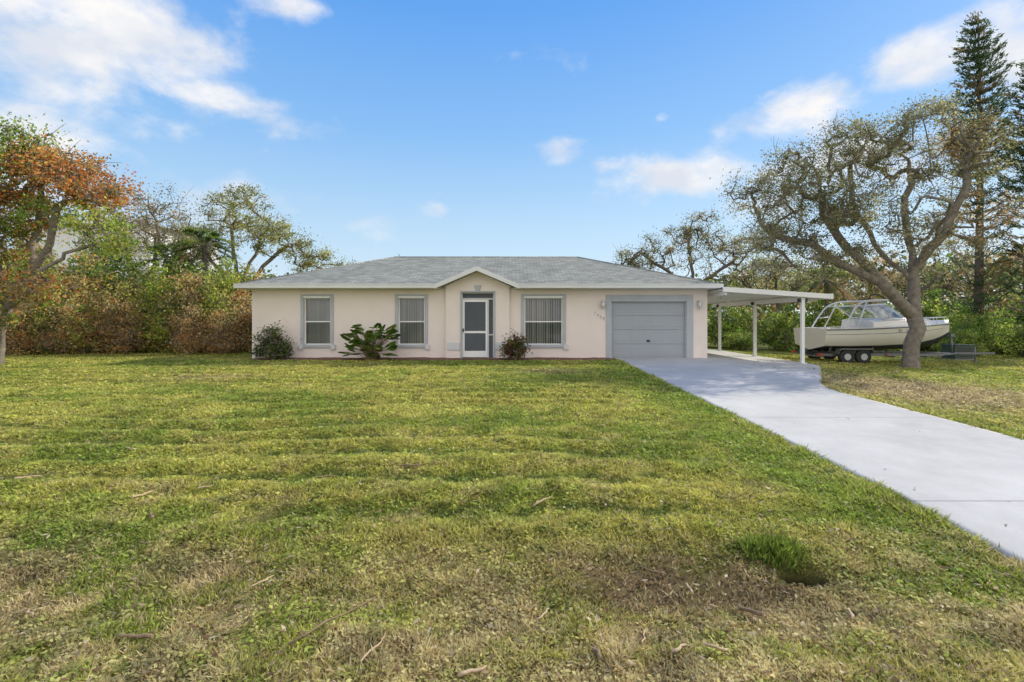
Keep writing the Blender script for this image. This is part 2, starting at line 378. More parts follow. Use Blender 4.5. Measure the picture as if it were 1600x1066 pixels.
def weeds():
    x,y=blades(150000,1.8,16.8,1.75)
    d=fbm(x*1.6,y*1.6,51,3)
    k=~on_drive(x,y,.02)&(RNG.random(len(x))<np.clip((d-.36)*4,.08,1))&(RNG.random(len(x))>bareness(x,y)*1.05)&(np.hypot((x-HX)/.18,(y-HY)/.12)>1)
    x=x[k];y=y[k];n=len(x)
    C=np.stack([x,y,gz(x,y)+.012+.022*RNG.random(n)],-1)
    A=RNG.normal(size=(n,3)); A[:,2]*=.4; A/=np.linalg.norm(A,axis=1)[:,None]
    U=np.tile([0,0,1.],(n,1))+RNG.normal(size=(n,3))*.45
    s=(.013+.016*RNG.random(n))*(.7+.22*y)
    c=gcol(x,y)*(.65+.7*RNG.random((n,1)))*np.array([.95,1.06,1.0])
    V,F,cc=diamonds(C,s,c,.30,A,U)
    o=npmesh('lawn_weeds',V,F,M_grass,col=np.minimum(cc,.8)); o["kind"]="stuff"; o["label"]="low broad leafed weeds growing in the lawn"; o["category"]="weeds"
weeds()
def litter():
    n=7500
    x,y=blades(n,1.9,8,1.6)
    x2=7.3+RNG.gamma(2,1.5,4200); y2=8.5+RNG.random(4200)*9.5
    x3=-9.5+13*RNG.random(500); y3=15+2*RNG.random(500)
    x4,y4=blades(1600,4,16,.6)
    keep=RNG.random(n)<(.3+.7*sstep(4.8,3.4,y)); x=x[keep];y=y[keep]
    x=np.concatenate([x,x2,x3,x4]); y=np.concatenate([y,y2,y3,y4])
    k=~on_drive(x,y,.0)|(RNG.random(len(x))<.05); x=x[k];y=y[k]; n=len(x)
    C=np.stack([x,y,np.where(on_drive(x,y),gz0(x,y)+.028,gz(x,y)+.028)+.014*RNG.random(n)],-1)
    A=RNG.normal(size=(n,3)); A[:,2]*=.3; A/=np.linalg.norm(A,axis=1)[:,None]
    Bz=np.cross(np.tile([0,0,1.],(n,1))+RNG.normal(size=(n,3))*.3,A)
    s=(.013+.040*RNG.random(n)**2)*(.8+.10*y)
    pal=np.array([[.50,.38,.23],[.34,.22,.12],[.64,.54,.38],[.20,.12,.07]])
    c=pal[RNG.integers(0,4,n)]*(.7+.5*RNG.random((n,1)))
    V,F,cc=diamonds(C,s,c,.22,A,np.cross(A,Bz))
    o=npmesh('leaf_litter',V,F,M_leaf,col=cc); o["kind"]="stuff"; o["label"]="dry brown fallen leaves scattered over the lawn"; o["category"]="leaves"
litter()
sticks=[(-1.05,2.9,.62,.006),(-.75,2.62,.25,.006),(.2,3.0,.16,.007),(1.5,3.05,.17,.013),(.75,2.75,.2,.005),(-3.6,4.7,.20,.011),(-3.2,4.3,.18,.012),(-1.7,3.3,.18,.006),
(-3.9,3.5,.14,.010),(-1.2,5.6,.3,.009),(.3,4.6,.24,.009),(-3.0,3.0,.15,.006),(-2.15,2.75,.22,.012),(1.1,2.6,.12,.008),(-.2,2.45,.15,.011),(1.0,3.5,.2,.005),(-4.9,6.2,.2,.010),(2.1,3.0,.16,.010),(.45,2.6,.10,.013),(-3.1,4.9,.15,.009),(.9,2.6,.12,.010),(-2.0,5.2,.2,.010),(-5.2,5.2,.22,.012),(1.2,3.3,.12,.010)]
for i,(x,y,l,r) in enumerate(sticks):
    a=random.uniform(0,math.pi); b=MB(); pts=[]
    R=root('fallen_stick',(x,y,float(gz(x,y))),"dry brown stick lying on the mown grass","stick","dry sticks on the lawn")
    for k in range(6):
        t=(k/5-.5)*l; xx=x+math.cos(a)*t+random.uniform(-.012,.012); yy_=y+math.sin(a)*t+random.uniform(-.012,.012)
        pts.append((xx,yy_,float(gz(xx,yy_))+.036+random.uniform(0,.008)))
    b.tube(pts,[r*.9,r,r*.9,r*.8,r*.7,r*.35],6)
    b.build('twig',M_bract if i%3 else M_stick,R)
# ---------------------------------------------------------------- house
H=root('house',(-1.2,21.9,0),"single storey peach stucco house with grey hip roof and garage","house")
Y0=17.8; XL,XR_=-9.57,7.19; YB=26.0
def wall(mb,x0,x1,z0,z1,ops,y,t=.2,m=0):
    xs=sorted({x0,x1,*[o[0] for o in ops],*[o[1] for o in ops]}); zs=sorted({z0,z1,*[o[2] for o in ops],*[o[3] for o in ops]})
    for i in range(len(xs)-1):
        for j in range(len(zs)-1):
            cx=(xs[i]+xs[i+1])/2; cz=(zs[j]+zs[j+1])/2
            if any(o[0]<cx<o[1] and o[2]<cz<o[3] for o in ops): continue
            mb.face([(xs[i],y,zs[j]),(xs[i+1],y,zs[j]),(xs[i+1],y,zs[j+1]),(xs[i],y,zs[j+1])],m)
    for o in ops:
        a,b,c,d=o
        mb.face([(a,y,c),(a,y+t,c),(a,y+t,d),(a,y,d)],m); mb.face([(b,y,c),(b,y,d),(b,y+t,d),(b,y+t,c)],m)
        mb.face([(a,y,d),(a,y+t,d),(b,y+t,d),(b,y,d)],m); mb.face([(a,y,c),(b,y,c),(b,y+t,c),(a,y+t,c)],m)
W=[(-7.66,-6.68,.50,2.27),(-4.19,-3.21,.50,2.27),(.45,1.87,.50,2.27)]
GD=(3.66,6.42,-.1,2.10); DR=(-1.84,-.66,.02,2.43)
BX0,BX1,BY=-2.42,-.10,17.66
mb=MB()
wall(mb,XL,BX0,-.3,2.62,W[:2],Y0); wall(mb,BX1,XR_,-.3,2.62,[W[2],GD],Y0)
wall(mb,BX0,BX1,-.3,2.62,[DR],BY,.34)
mb.face([(BX0,BY,-.3),(BX0,BY,2.62),(BX0,Y0,2.62),(BX0,Y0,-.3)]); mb.face([(BX1,BY,-.3),(BX1,Y0,-.3),(BX1,Y0,2.62),(BX1,BY,2.62)])
mb.face([(BX0-.1,BY,2.62),(BX1+.1,BY,2.62),((BX0+BX1)/2,BY,3.2)])
mb.face([(XL,Y0,-.3),(XL,Y0,2.62),(XL,YB,2.62),(XL,YB,-.3)]); mb.face([(XR_,Y0,-.3),(XR_,YB,-.3),(XR_,YB,2.62),(XR_,Y0,2.62)])
mb.face([(XL,YB,-.3),(XL,YB,2.62),(XR_,YB,2.62),(XR_,YB,-.3)])
mb.build('wall',M_stucco,H)
ex0,ex1,ey0,ey1=-9.9,7.52,17.32,26.45; ez=2.70; hd=(ey1-ey0)/2; rz=ez+hd*.342; ry=(ey0+ey1)/2
gxc=(BX0+BX1)/2; gh=3.32; gx0,gx1=-2.72,.20; gyb=ey0+(gh-ez)/.342
mb=MB()
A=(ex0,ey0,ez);B=(ex1,ey0,ez);C=(ex1,ey1,ez);D=(ex0,ey1,ez);R1=(ex0+hd,ry,rz);R2=(ex1-hd,ry,rz)
mb.face([A,(gx0,ey0,ez),(gxc,gyb,gh),R1]); mb.face([(gx1,ey0,ez),B,R2,(gxc,gyb,gh)]); mb.face([(gxc,gyb,gh),R2,R1])
mb.face([B,C,R2]);mb.face([C,D,R1,R2]);mb.face([D,A,R1])
gyf=17.22
mb.face([(gx0,gyf,ez+.0),(gxc,gyf,gh),(gxc,gyb,gh),(gx0,ey0,ez)]); mb.face([(gx1,gyf,ez),(gx1,ey0,ez),(gxc,gyb,gh),(gxc,gyf,gh)])
roof=mb.build('roof',M_shingle,H)
for p,q in ((A,R1),(B,R2),(R1,R2),((gxc,gyf,gh),(gxc,gyb,gh))):
    mb=MB(); mb.tube([(p[0],p[1],p[2]-.03),(q[0],q[1],q[2]-.03)],.065,6); mb.build('ridge_cap',M_shingle,roof)
for a,b in ((ex0,gx0+.06),(gx1-.06,ex1)):
    mb=MB()
    mb.box(a,b,ey0-.10,ey0+.0,ez-.14,ez+.005)
    mb.box(a,b,ey0-.115,ey0-.10,ez-.03,ez+.01)
    xx=ex0-.02 if a==ex0 else ex1
    mb.box(xx,xx+.02,ey0-.1,ey1,ez-.15,ez+.0)
    mb.build('gutter',M_fascia,roof)
def rake(mb,xa,za,xb,zb,y0,y1,h=.13):
    mb.face([(xa,y0,za-h),(xb,y0,zb-h),(xb,y0,zb),(xa,y0,za)])
    mb.face([(xa,y1,za-h),(xb,y1,zb-h),(xb,y0,zb-h),(xa,y0,za-h)])
    mb.face([(xa,y0,za),(xb,y0,zb),(xb,y1,zb),(xa,y1,za)])
    mb.face([(xa,y0,za-h),(xa,y0,za),(xa,y1,za),(xa,y1,za-h)])
for gx in (gx0-.05,gx1+.05):
    mb=MB(); rake(mb,gx,ez-.01,gxc,gh+.015,gyf-.03,gyf+.01,.16); mb.build('gable_trim',M_fascia,roof)
mb=MB()
mb.box(ex0,BX0-.2,ey0,Y0,ez-.16,ez-.14); mb.box(BX1+.2,ex1,ey0,Y0,ez-.16,ez-.14)
mb.box(ex0,XL,Y0,YB,ez-.16,ez-.14); mb.box(XR_,ex1,Y0,YB,ez-.16,ez-.14)
for gx in (gx0,gx1):
    mb.face([(gx,gyf+.01,ez-.13),(gxc,gyf+.01,gh-.11),(gxc,BY,gh-.11),(gx,BY,ez-.13)])
mb.build('soffit',M_soffit,roof)
mb=MB(); y=BY-.04
mb.face([(-1.31,y,2.44),(-1.19,y,2.44),(-1.12,y,2.68),(-1.38,y,2.68)]); mb.face([(-1.38,y,2.68),(-1.12,y,2.68),(-1.12,BY,2.68),(-1.38,BY,2.68)])
mb.face([(-1.31,y,2.44),(-1.38,y,2.68),(-1.38,BY,2.68),(-1.31,BY,2.44)]); mb.face([(-1.19,y,2.44),(-1.19,BY,2.44),(-1.12,BY,2.68),(-1.12,y,2.68)])
mb.face([(-1.31,y,2.44),(-1.31,BY,2.44),(-1.19,BY,2.44),(-1.19,y,2.44)])
mb.build('keystone',M_trim,H)
def window(op):
    a,b,c,d=op; yw=Y0+.07
    f=MB(); t=.045
    f.box(a,a+t,yw,yw+.06,c,d); f.box(b-t,b,yw,yw+.06,c,d); f.box(a+t,b-t,yw,yw+.06,c,c+t); f.box(a+t,b-t,yw,yw+.06,d-.07,d)
    mz=(c+d)/2-.03; f.box(a+t,b-t,yw+.012,yw+.055,mz-.022,mz+.022)
    w=f.build('window',M_white,H,.004)
    g=MB(); g.face([(a+t,yw+.035,c+t),(b-t,yw+.035,c+t),(b-t,yw+.035,d-.07),(a+t,yw+.035,d-.07)]); g.build('glass',M_glass,w)
    bl=MB(); x=a+.03; 
    while x<b-.06:
        ang=random.uniform(.35,.9); wd=.085
        bl.face([(x,yw+.14,c+.02),(x+wd*math.cos(ang),yw+.14+wd*math.sin(ang),c+.02),(x+wd*math.cos(ang),yw+.14+wd*math.sin(ang),d),(x,yw+.14,d)])
        x+=.088
    bl.box(a,b,yw+.3,yw+.32,c-.1,d+.1,1)
    bl.build('vertical_blind',[M_blind,M_dark],w)
    tr=MB(); y1=Y0; y0=Y0-.035; bw=.115
    tr.box(a-bw,a,y0,y1,c-.02,d+.09); tr.box(b,b+bw,y0,y1,c-.02,d+.09); tr.box(a,b,y0,y1,d,d+.09)
    tr.build('window_surround',M_trim,w,.006)
    s=MB(); s.box(a-bw-.02,b+bw+.02,Y0-.06,Y0+.07,c-.10,c-.0); 
    s.build('sill',M_trim,w,.008)
    for q0,q1 in ((a-bw-.07,a-.02),(b+.02,b+bw+.07)):
        s=MB(); s.box(q0,q1,Y0-.075,Y0,c-.17,c+.02); s.build('corner_block',M_trimlight,w,.008)
    s=MB(); s.box(a+.0,b-.0,Y0-.05,Y0+.06,d-.05,d+.02); s.build('shutter_box',M_white,w,.006)
for op in W: window(op)
g=MB(); a,b,c,d=GD; y=Y0+.12; rows=4
g.box(a,b,y,y+.05,-.05,d)
rh=(d-.0)/rows
for r in range(rows):
    z0=r*rh+.010; z1=(r+1)*rh-.006
    g.box(a+.01,b-.01,y-.02,y,z0,z1)
    for cidx in range(4):
        pw=(b-a)/4; x0=a+cidx*pw+.07; x1=a+(cidx+1)*pw-.07
        g.box(x0+.01,x1-.01,y-.026,y-.02,z0+.10,z1-.10)
gdoor=g.build('garage_door',M_garage,H,.004)
g=MB(); g.box(5.0,5.08,y-.05,y-.026,.62,.66); g.box(4.98,5.1,y-.032,y-.026,.60,.68); g.build('handle',M_black,gdoor)
g=MB(); bw=.2
g.box(a-bw,a,Y0-.035,Y0,-.02,d+.24); g.box(b,b+bw+.04,Y0-.035,Y0,-.02,d+.24); g.box(a,b,Y0-.035,Y0,d,d+.24)
g.build('garage_surround',M_trim,H,.006)
g=MB(); g.box(a,a+.03,Y0+.02,Y0+.12,-.0,d); g.box(b-.03,b,Y0+.02,Y0+.12,-.0,d); g.box(a,b,Y0+.02,Y0+.12,d-.03,d); g.build('garage_jamb',M_trim,H)
a,b,c,d=DR
e=MB()
e.face([(a-.3,BY+.34,c),(a-.3,19.2,c),(a-.3,19.2,2.5),(a-.3,BY+.34,2.5)]); e.face([(b+.3,BY+.34,c),(b+.3,19.2,c),(b+.3,19.2,2.5),(b+.3,BY+.34,2.5)])
e.face([(a-.3,19.2,c),(b+.3,19.2,c),(b+.3,19.2,2.5),(a-.3,19.2,2.5)]); e.face([(a-.3,BY+.3,2.5),(b+.3,BY+.3,2.5),(b+.3,19.2,2.5),(a-.3,19.2,2.5)])
e.face([(a-.3,BY+.0,c),(b+.3,BY,c),(b+.3,19.2,c),(a-.3,19.2,c)])
e.build('entry_alcove',M_trim,H)
e=MB(); e.box(-1.7,-.8,19.12,19.19,.05,2.1); e.box(-1.6,-.9,19.09,19.12,1.2,1.95); e.box(-1.6,-.9,19.09,19.12,.2,1.0); e.build('front_door',M_trim,H)
ys_=BY+.1
e=MB(); x0,x1=a+.03,-.90; t=.07
e.box(x0,x0+t,ys_,ys_+.04,.05,2.16); e.box(x1-t,x1,ys_,ys_+.04,.05,2.16); e.box(x0+t,x1-t,ys_,ys_+.04,2.08,2.16)
e.box(x0+t,x1-t,ys_,ys_+.04,.05,.24); e.box(x0+t,x1-t,ys_,ys_+.04,.93,1.01); e.box(x0+t,x1-t,ys_+.004,ys_+.02,.24,.28)
sd=e.build('screen_door',M_white,H,.004)
e=MB(); e.face([(x0+t,ys_+.02,.24),(x1-t,ys_+.02,.24),(x1-t,ys_+.02,2.08),(x0+t,ys_+.02,2.08)]); e.build('screen',M_screen,sd)
e=MB(); e.box(x0+.01,x0+.05,ys_-.05,ys_,.98,1.1); e.build('handle',M_black,sd)
e=MB()
e.box(x1+.005,x1+.05,ys_,ys_+.05,.02,2.16); e.box(b-.04,b,ys_,ys_+.05,.02,d); e.box(a,a+.028,ys_,ys_+.05,.02,d); e.box(a+.028,b-.04,ys_,ys_+.05,2.165,2.22); e.box(a+.028,b-.04,ys_,ys_+.05,d-.04,d)
e.box(x1+.05,b-.04,ys_,ys_+.05,.85,.9)
fr_=e.build('screen_frame',M_trimlight,H)
e=MB(); e.face([(x1+.05,ys_+.03,.02),(b-.04,ys_+.03,.02),(b-.04,ys_+.03,2.165),(x1+.05,ys_+.03,2.165)]); e.face([(a,ys_+.03,2.22),(b-.04,ys_+.03,2.22),(b-.04,ys_+.03,d-.04),(a,ys_+.03,d-.04)]); e.build('screen',M_screen,fr_)
e=MB(); e.box(a-.05,a,BY-.03,BY,.02,d+.05); e.box(b,b+.05,BY-.03,BY,.02,d+.05); e.box(a,b,BY-.03,BY,d,d+.05); e.build('door_surround',M_trim,H)
for x0_,x1_ in ((BX0+.07,a-.07),(b+.07,BX1-.07)):
    e=MB(); e.box(x0_,x1_,BY-.035,BY,.32,.60); e.build('wall_block',M_trimlight,H,.008)
e=MB(); e.box(BX0+.2,BX1-.2,BY-.55,BY,-.1,.02); e.build('door_step',M_base,H,.01)
def lantern(x,z):
    l=MB(); y=Y0-.01
    l.box(x-.05,x+.05,y-.02,y,z-.1,z+.12); l.tube([(x,y-.02,z+.05),(x,y-.10,z+.13),(x,y-.13,z+.08)],.012,6)
    l.tube([(x,y-.13,z+.1),(x,y-.13,z+.04)],[.02,.085],6); l.tube([(x,y-.13,z-.17),(x,y-.13,z-.2)],[.05,.02],6)
    for k in range(6):
        an=math.pi*k/3; l.tube([(x+.08*math.cos(an),y-.13+.08*math.sin(an),z+.04),(x+.05*math.cos(an),y-.13+.05*math.sin(an),z-.17)],.007,4)
    o=l.build('wall_lantern',M_trimlight,H); g=MB(); g.tube([(x,y-.13,z+.035),(x,y-.13,z-.165)],[.07,.042],6); g.build('lamp_glass',M_lamp,o)
lantern(3.33,2.02); lantern(6.86,2.02)
def text(s,size,fn,mat,parent,name):
    cu=bpy.data.curves.new('t','FONT'); cu.body=s; cu.size=size; cu.extrude=.0
    ob=bpy.data.objects.new('t',cu); COL.objects.link(ob)
    dg=bpy.context.evaluated_depsgraph_get(); me=bpy.data.meshes.new_from_object(ob.evaluated_get(dg))
    vs=[fn(v.co.x,v.co.y) for v in me.vertices]; fs=[tuple(p.vertices) for p in me.polygons]
    bpy.data.objects.remove(ob)
    b=MB(); b.v=vs; b.f=fs; b.m=[0]*len(fs); b.sm=[False]*len(fs)
    return b.build(name,mat,parent)
for i,ch in enumerate("7458"):
    text(ch,.17,lambda u,v,i=i:(3.0+i*.11+u,Y0-.012,1.60-i*.065+v),M_garage,H,'house_number')
# carport
CP=root('carport',(9.3,20.6,-.1),"white aluminium carport with posts attached beside the garage","carport")
def rzx(x): return 2.57-(x-7.4)/(11.15-7.4)*.25
mb=MB(); ya,yb=16.95,24.7; xa,xb=7.40,11.15
for i in range(26):
    y0_=ya+.08+(yb-ya-.16)*i/26; y1_=ya+.08+(yb-ya-.16)*(i+1)/26
    for (p,q,o_) in ((y0_,y1_-.05,0),(y1_-.05,y1_,-.05)):
        mb.face([(xa,p,rzx(xa)-.06+o_),(xb,p,rzx(xb)-.06+o_),(xb,q,rzx(xb)-.06+o_),(xa,q,rzx(xa)-.06+o_)])
    for q in (y1_-.05,y1_-.001):
        mb.face([(xa,q,rzx(xa)-.11),(xb,q,rzx(xb)-.11),(xb,q,rzx(xb)-.06),(xa,q,rzx(xa)-.06)])
mb.face([(xa,ya,rzx(xa)),(xb,ya,rzx(xb)),(xb,yb,rzx(xb)),(xa,yb,rzx(xa))])
cr=mb.build('roof',M_alu,CP)
for yy1,yy2 in ((ya-.02,ya+.06),(yb-.06,yb+.02)):
    mb=MB(); za0,za1=rzx(xa)+.01,rzx(xb)+.01; h=.17
    P=[(xa,yy1,za0-h),(xb,yy1,za1-h),(xb,yy1,za1),(xa,yy1,za0)]; Q=[(x,yy2,z) for x,_,z in P]
    mb.face(P);mb.face(Q[::-1])
    for i in range(4): j=(i+1)%4; mb.face([P[j],P[i],Q[i],Q[j]])
    mb.build('fascia',M_alu,cr)
mb=MB(); mb.box(xb,xb+.1,ya-.03,yb+.03,rzx(xb)-.17,rzx(xb)+.02); mb.build('gutter',M_alu,cr)
bz=2.07
mb=MB(); mb.box(10.20,10.34,ya+.1,yb-.1,bz,bz+.17); mb.build('beam',M_alu,CP)
mb=MB(); mb.box(7.5,7.58,ya+.1,yb-.1,2.30,2.42); mb.build('beam',M_alu,CP)
for py in (17.1,20.45,23.9):
    mb=MB(); zb=float(gz0(10.27,py)); mb.box(10.215,10.325,py-.055,py+.055,zb,bz)
    p=mb.build('post',M_alu,CP,.006)
    mb=MB(); mb.box(10.17,10.37,py-.1,py+.1,zb+.02,zb+.05); mb.build('base_plate',M_alu,p)
    for q0,q1 in ((10.12,10.198),(10.342,10.42)):
        mb=MB(); mb.box(q0,q1,py-.06,py+.06,bz-.02,bz+.10); mb.build('bracket',M_black,p)
for xq in (8.1,8.8):
    mb=MB(); mb.tube([(xq,20.3,2.40),(xq,20.3,2.28)],[.05,.08],8); mb.build('ceiling_light',M_white,CP)
xm=np.linspace(-9.3,3.6,70); ym=np.linspace(16.95,17.85,8); XX,YY=np.meshgrid(xm,ym); YY=YY+(YY<17.1)*(.25*(fbm(XX*1.2,XX*0,2)-.5))
ZZ=gz0(XX,YY)+.01+.05*fbm(XX*4,YY*4,6)*sstep(16.9,17.1,YY); I=np.arange(XX.size).reshape(XX.shape); F=np.stack([I[:-1,:-1],I[:-1,1:],I[1:,1:],I[1:,:-1]],-1).reshape(-1,4)
o=npmesh('mulch_ground',np.stack([XX,YY,ZZ],-1).reshape(-1,3),F,M_mulch,smooth=True); o["kind"]="structure"

# ---------------------------------------------------------------- plants
G_olive=[(.10,.10,.042),(.135,.13,.058),(.075,.078,.034),(.18,.16,.08)]
G_green=[(.07,.12,.02),(.12,.17,.03),(.05,.085,.017),(.17,.21,.04)]
G_yellow=[(.20,.22,.04),(.15,.19,.035),(.26,.24,.06)]
G_dark=[(.045,.065,.022),(.065,.085,.03),(.035,.05,.017)]
G_orange=[(.34,.115,.03),(.27,.09,.025),(.38,.17,.045)]
G_brown=[(.22,.15,.075),(.27,.19,.10),(.17,.12,.055),(.22,.125,.055)]
class Skel:
    def __init__(s): s.p=[];s.par=[]
    def add(s,p,par): s.p.append(np.array(p,float)); s.par.append(par); return len(s.p)-1
    def line(s,pts,start=None,seg=.45):
        pts=[np.array(q,float) for q in pts]
        cur=start
        if cur is None: cur=s.add(pts[0],-1)
        for q in pts[1:]:
            p0=s.p[cur]; n=max(1,int(np.linalg.norm(q-p0)/seg))
            for k in range(1,n+1):
                t=k/n; w=np.zeros(3) if k==n else np.random.default_rng(len(s.p)).normal(size=3)*.045
                cur=s.add(p0+(q-p0)*t+w,cur)
        return cur
    def near(s,q): 
        P=np.array(s.p); return int(np.argmin(np.linalg.norm(P-np.array(q),axis=1)))
def plant(name,label,cat,base,lines,blobs,lpc,lsize,pals,seed,sig=.35,tipr=.008,rmax=None,bark=M_bark,group=None,asp=.28,flat=.7,expo=2.1,twigs=3,zmin=.1,crownname='crown',flare=.25):
    rg=np.random.default_rng(seed); base=np.array(base,float)
    R=root(name,tuple(base),label,cat,group)
    s=Skel()
    for i,l in enumerate(lines):
        l=[np.array(q,float)+base for q in l]
        if i==0: s.line(l)
        else: s.line(l,start=s.near(l[0]))
    C=[];PI=[]
    for (c,r,n,pi) in blobs:
        u=rg.normal(size=(n,3)); u/=np.linalg.norm(u,axis=1)[:,None]; u*=(rg.random((n,1))**.45)
        C.append(np.array(c)+base+u*np.array(r)); PI+= [pi]*n
    C=np.concatenate(C); PI=np.array(PI)
    k=C[:,2]>base[2]+zmin; C=C[k]; PI=PI[k]
    P0=np.array(s.p); d0=np.array([np.min(np.linalg.norm(P0-c,axis=1)) for c in C]); order=np.argsort(d0)
    nmin=min(2,len(s.p)-1)
    P=np.zeros((len(s.p)+len(C)*40,3)); P[:len(s.p)]=s.p; cnt=len(s.p)
    for ci in order:
        c=C[ci]; Q=P[nmin:cnt]; dd=np.linalg.norm(Q-c,axis=1)+.7*np.maximum(0,Q[:,2]-c[2])
        j=int(np.argmin(dd))+nmin; L_=np.linalg.norm(P[j]-c); n=max(2,min(14,int(L_/.35)))
        p0=P[j].copy(); side=rg.normal(size=3)*.13*L_; par=j
        for k in range(1,n+1):
            t=k/n; q=p0+(c-p0)*t+side*math.sin(math.pi*t)+ (rg.normal(size=3)*.03 if k<n else 0)
            par=s.add(q,par); P[cnt]=q; cnt+=1
        for k in range(twigs):
            q=c+rg.normal(size=3)*sig*1.1; par2=s.add((c+q)/2+rg.normal(size=3)*.03,par); P[cnt]=s.p[-1];cnt+=1
            s.add(q,par2); P[cnt]=q;cnt+=1
    n=len(s.p); acc=np.zeros(n); rad=np.zeros(n); mainc=-np.ones(n,int); best=np.zeros(n)
    for i in range(n-1,-1,-1):
        rad[i]=(acc[i]+tipr**expo)**(1/expo) if acc[i]>0 else tipr*.6
        p=s.par[i]
        if p>=0:
            acc[p]+=rad[i]**expo
            if rad[i]>best[p]: best[p]=rad[i]; mainc[p]=i
    if rmax:
        f=(rad/rad[0]); rad=rad*(1+(rmax/rad[0]-1)*f**.8)
    for i in range(n):
        hgt=s.p[i][2]-base[2]
        if rad[i]>.08 and hgt<.5: rad[i]*=1+flare*(1-hgt/.5)**2
    V=[];F=[]; ring={}
    def mkring(p,d,r,ns):
        d=d/(np.linalg.norm(d)+1e-9); a=np.array([1.,0,0]) if abs(d[0])<.8 else np.array([0,1.,0])
        u=np.cross(d,a);u/=np.linalg.norm(u);w=np.cross(d,u); b=len(V)
        for k in range(ns):
            t=2*math.pi*k/ns; V.append(p+(u*math.cos(t)+w*math.sin(t))*r)
        return b
    for i in range(n):
        p=s.par[i]
        if p<0: continue
        ns=10 if rad[i]>.1 else (6 if rad[i]>.03 else 4)
        d=s.p[i]-s.p[p]
        if mainc[i]>=0: d2=d/ (np.linalg.norm(d)+1e-9)+(s.p[mainc[i]]-s.p[i])/(np.linalg.norm(s.p[mainc[i]]-s.p[i])+1e-9)
        else: d2=d
        if mainc[p]==i and p in ring and ring[p][1]==ns: b0=ring[p][0]
        else: b0=mkring(s.p[p],d,min(rad[p],rad[i]*1.25),ns)
        b1=mkring(s.p[i],d2,rad[i],ns); ring[i]=(b1,ns)
        ds=[np.linalg.norm(V[b1+k]-V[b0]-(s.p[i]-s.p[p])) for k in range(ns)]; of=int(np.argmin(ds))
        for k in range(ns):
            F.append((b0+k,b0+(k+1)%ns,b1+(k+1+of)%ns,b1+(k+of)%ns))
    npmesh('trunk' if rmax and rmax>.06 else 'stem',np.array(V),np.array(F),bark,R,smooth=True)
    if lpc>0:
        m=len(C); cnts=np.maximum(3,(lpc*(.1+1.8*rg.random(m)**1.3)).astype(int)); idx=np.repeat(np.arange(m),cnts); N_=len(idx)
        off=rg.normal(size=(N_,3))*sig*(.5+.9*rg.random(m))[idx][:,None]; off[:,2]*=flat
        Pn=C[idx]+off; k=Pn[:,2]>base[2]+.02; Pn=Pn[k]; idx=idx[k]; N_=len(idx)
        cc=np.zeros((N_,3)); br=(.65+.7*rg.random(m))[idx]
        for pi in np.unique(PI):
            sel=PI[idx]==pi; pal=np.array(pals[pi]); cm=rg.integers(0,len(pal),m)[idx]; lf=rg.integers(0,len(pal),N_)
            use=np.where(rg.random(N_)<.6,cm,lf); cc[sel]=pal[use][sel]
        cc*=(br*(.7+.6*rg.random(N_)))[:,None]*LG
        A_=rg.normal(size=(N_,3)); A_/=np.linalg.norm(A_,axis=1)[:,None]
        V2,F2,c2=diamonds(Pn,lsize*(.6+.8*rg.random(N_)),cc,asp,A_,rg.normal(size=(N_,3)))
        npmesh(crownname,V2,F2,M_leaf,R,col=np.minimum(c2,.75))
    return R
def copy_thing(r,loc,rz,sc,label=None,sz=1):
    n=r.copy(); COL.objects.link(n); n.location=loc; n.rotation_euler=(0,0,rz); n.scale=(sc,sc,sc*sz*random.uniform(.9,1.1))
    if label:n["label"]=label
    for ch in list(r.children):
        c=ch.copy(); COL.objects.link(c); c.parent=n
    return n
g=lambda x,y:(x,y,float(gz(x,y)))
plant('oak_tree',"large spreading oak with sparse olive foliage and thick forked trunk","tree",g(14.5,17.6),
 [[(0,0,0),(.05,0,.9),(.12,0,1.9),(.2,.1,3.0),(.25,.2,4.2),(.1,.4,5.8),(.2,.3,7.6)],
  [(.08,0,1.7),(-.5,-.1,2.4),(-1.3,-.3,3.1),(-2.4,-.3,3.6),(-3.7,-.2,4.5),(-4.9,0,4.8)],
  [(-1.3,-.3,3.1),(-2.1,.3,4.4),(-2.8,.6,5.7),(-3.1,.4,7.0)],
  [(.2,.1,3.0),(-.7,.8,4.6),(-1.3,1.2,6.4),(-1.5,1,7.8)],
  [(.22,.1,3.4),(.9,-.4,4.8),(1.3,-.8,6.4),(1.5,-.6,7.6)],
  [(.22,.1,3.8),(.0,-1.5,5.2),(-.4,-2.4,6.6)]],
 [((-3.8,0,6.2),(2.0,2.2,1.2),56,0),((-2.2,.2,7.9),(1.5,1.8,1.2),42,0),((-.2,.2,8.2),(1.5,2.0,1.4),50,0),((1.4,-.2,7.4),(1.5,2.0,1.5),42,0),((-5.1,0,4.9),(1.4,1.6,1.2),36,0),((1.9,-.3,5.2),(1.2,1.8,1.5),30,1),
  ((-4.6,0,7.2),(1.1,1.4,.8),18,0),((-1.6,-.5,5.8),(2.4,2.2,1.1),44,0),((1.9,0,8.4),(.9,1.3,.9),18,1),((-3.6,.2,3.8),(2.0,1.5,.7),28,0),((-5.9,0,6.4),(.8,1,.7),12,0),((.5,0,9.4),(1.0,1,.5),10,0),((-2.6,-.3,5.0),(2.4,1.8,.9),26,0),((-.6,-.6,4.6),(1.6,1.6,.8),12,0)],
 130,.075,{0:G_olive+[(.16,.155,.085)],1:G_brown+G_olive[:2]},11,sig=.25,rmax=.25,tipr=.0065,twigs=5)
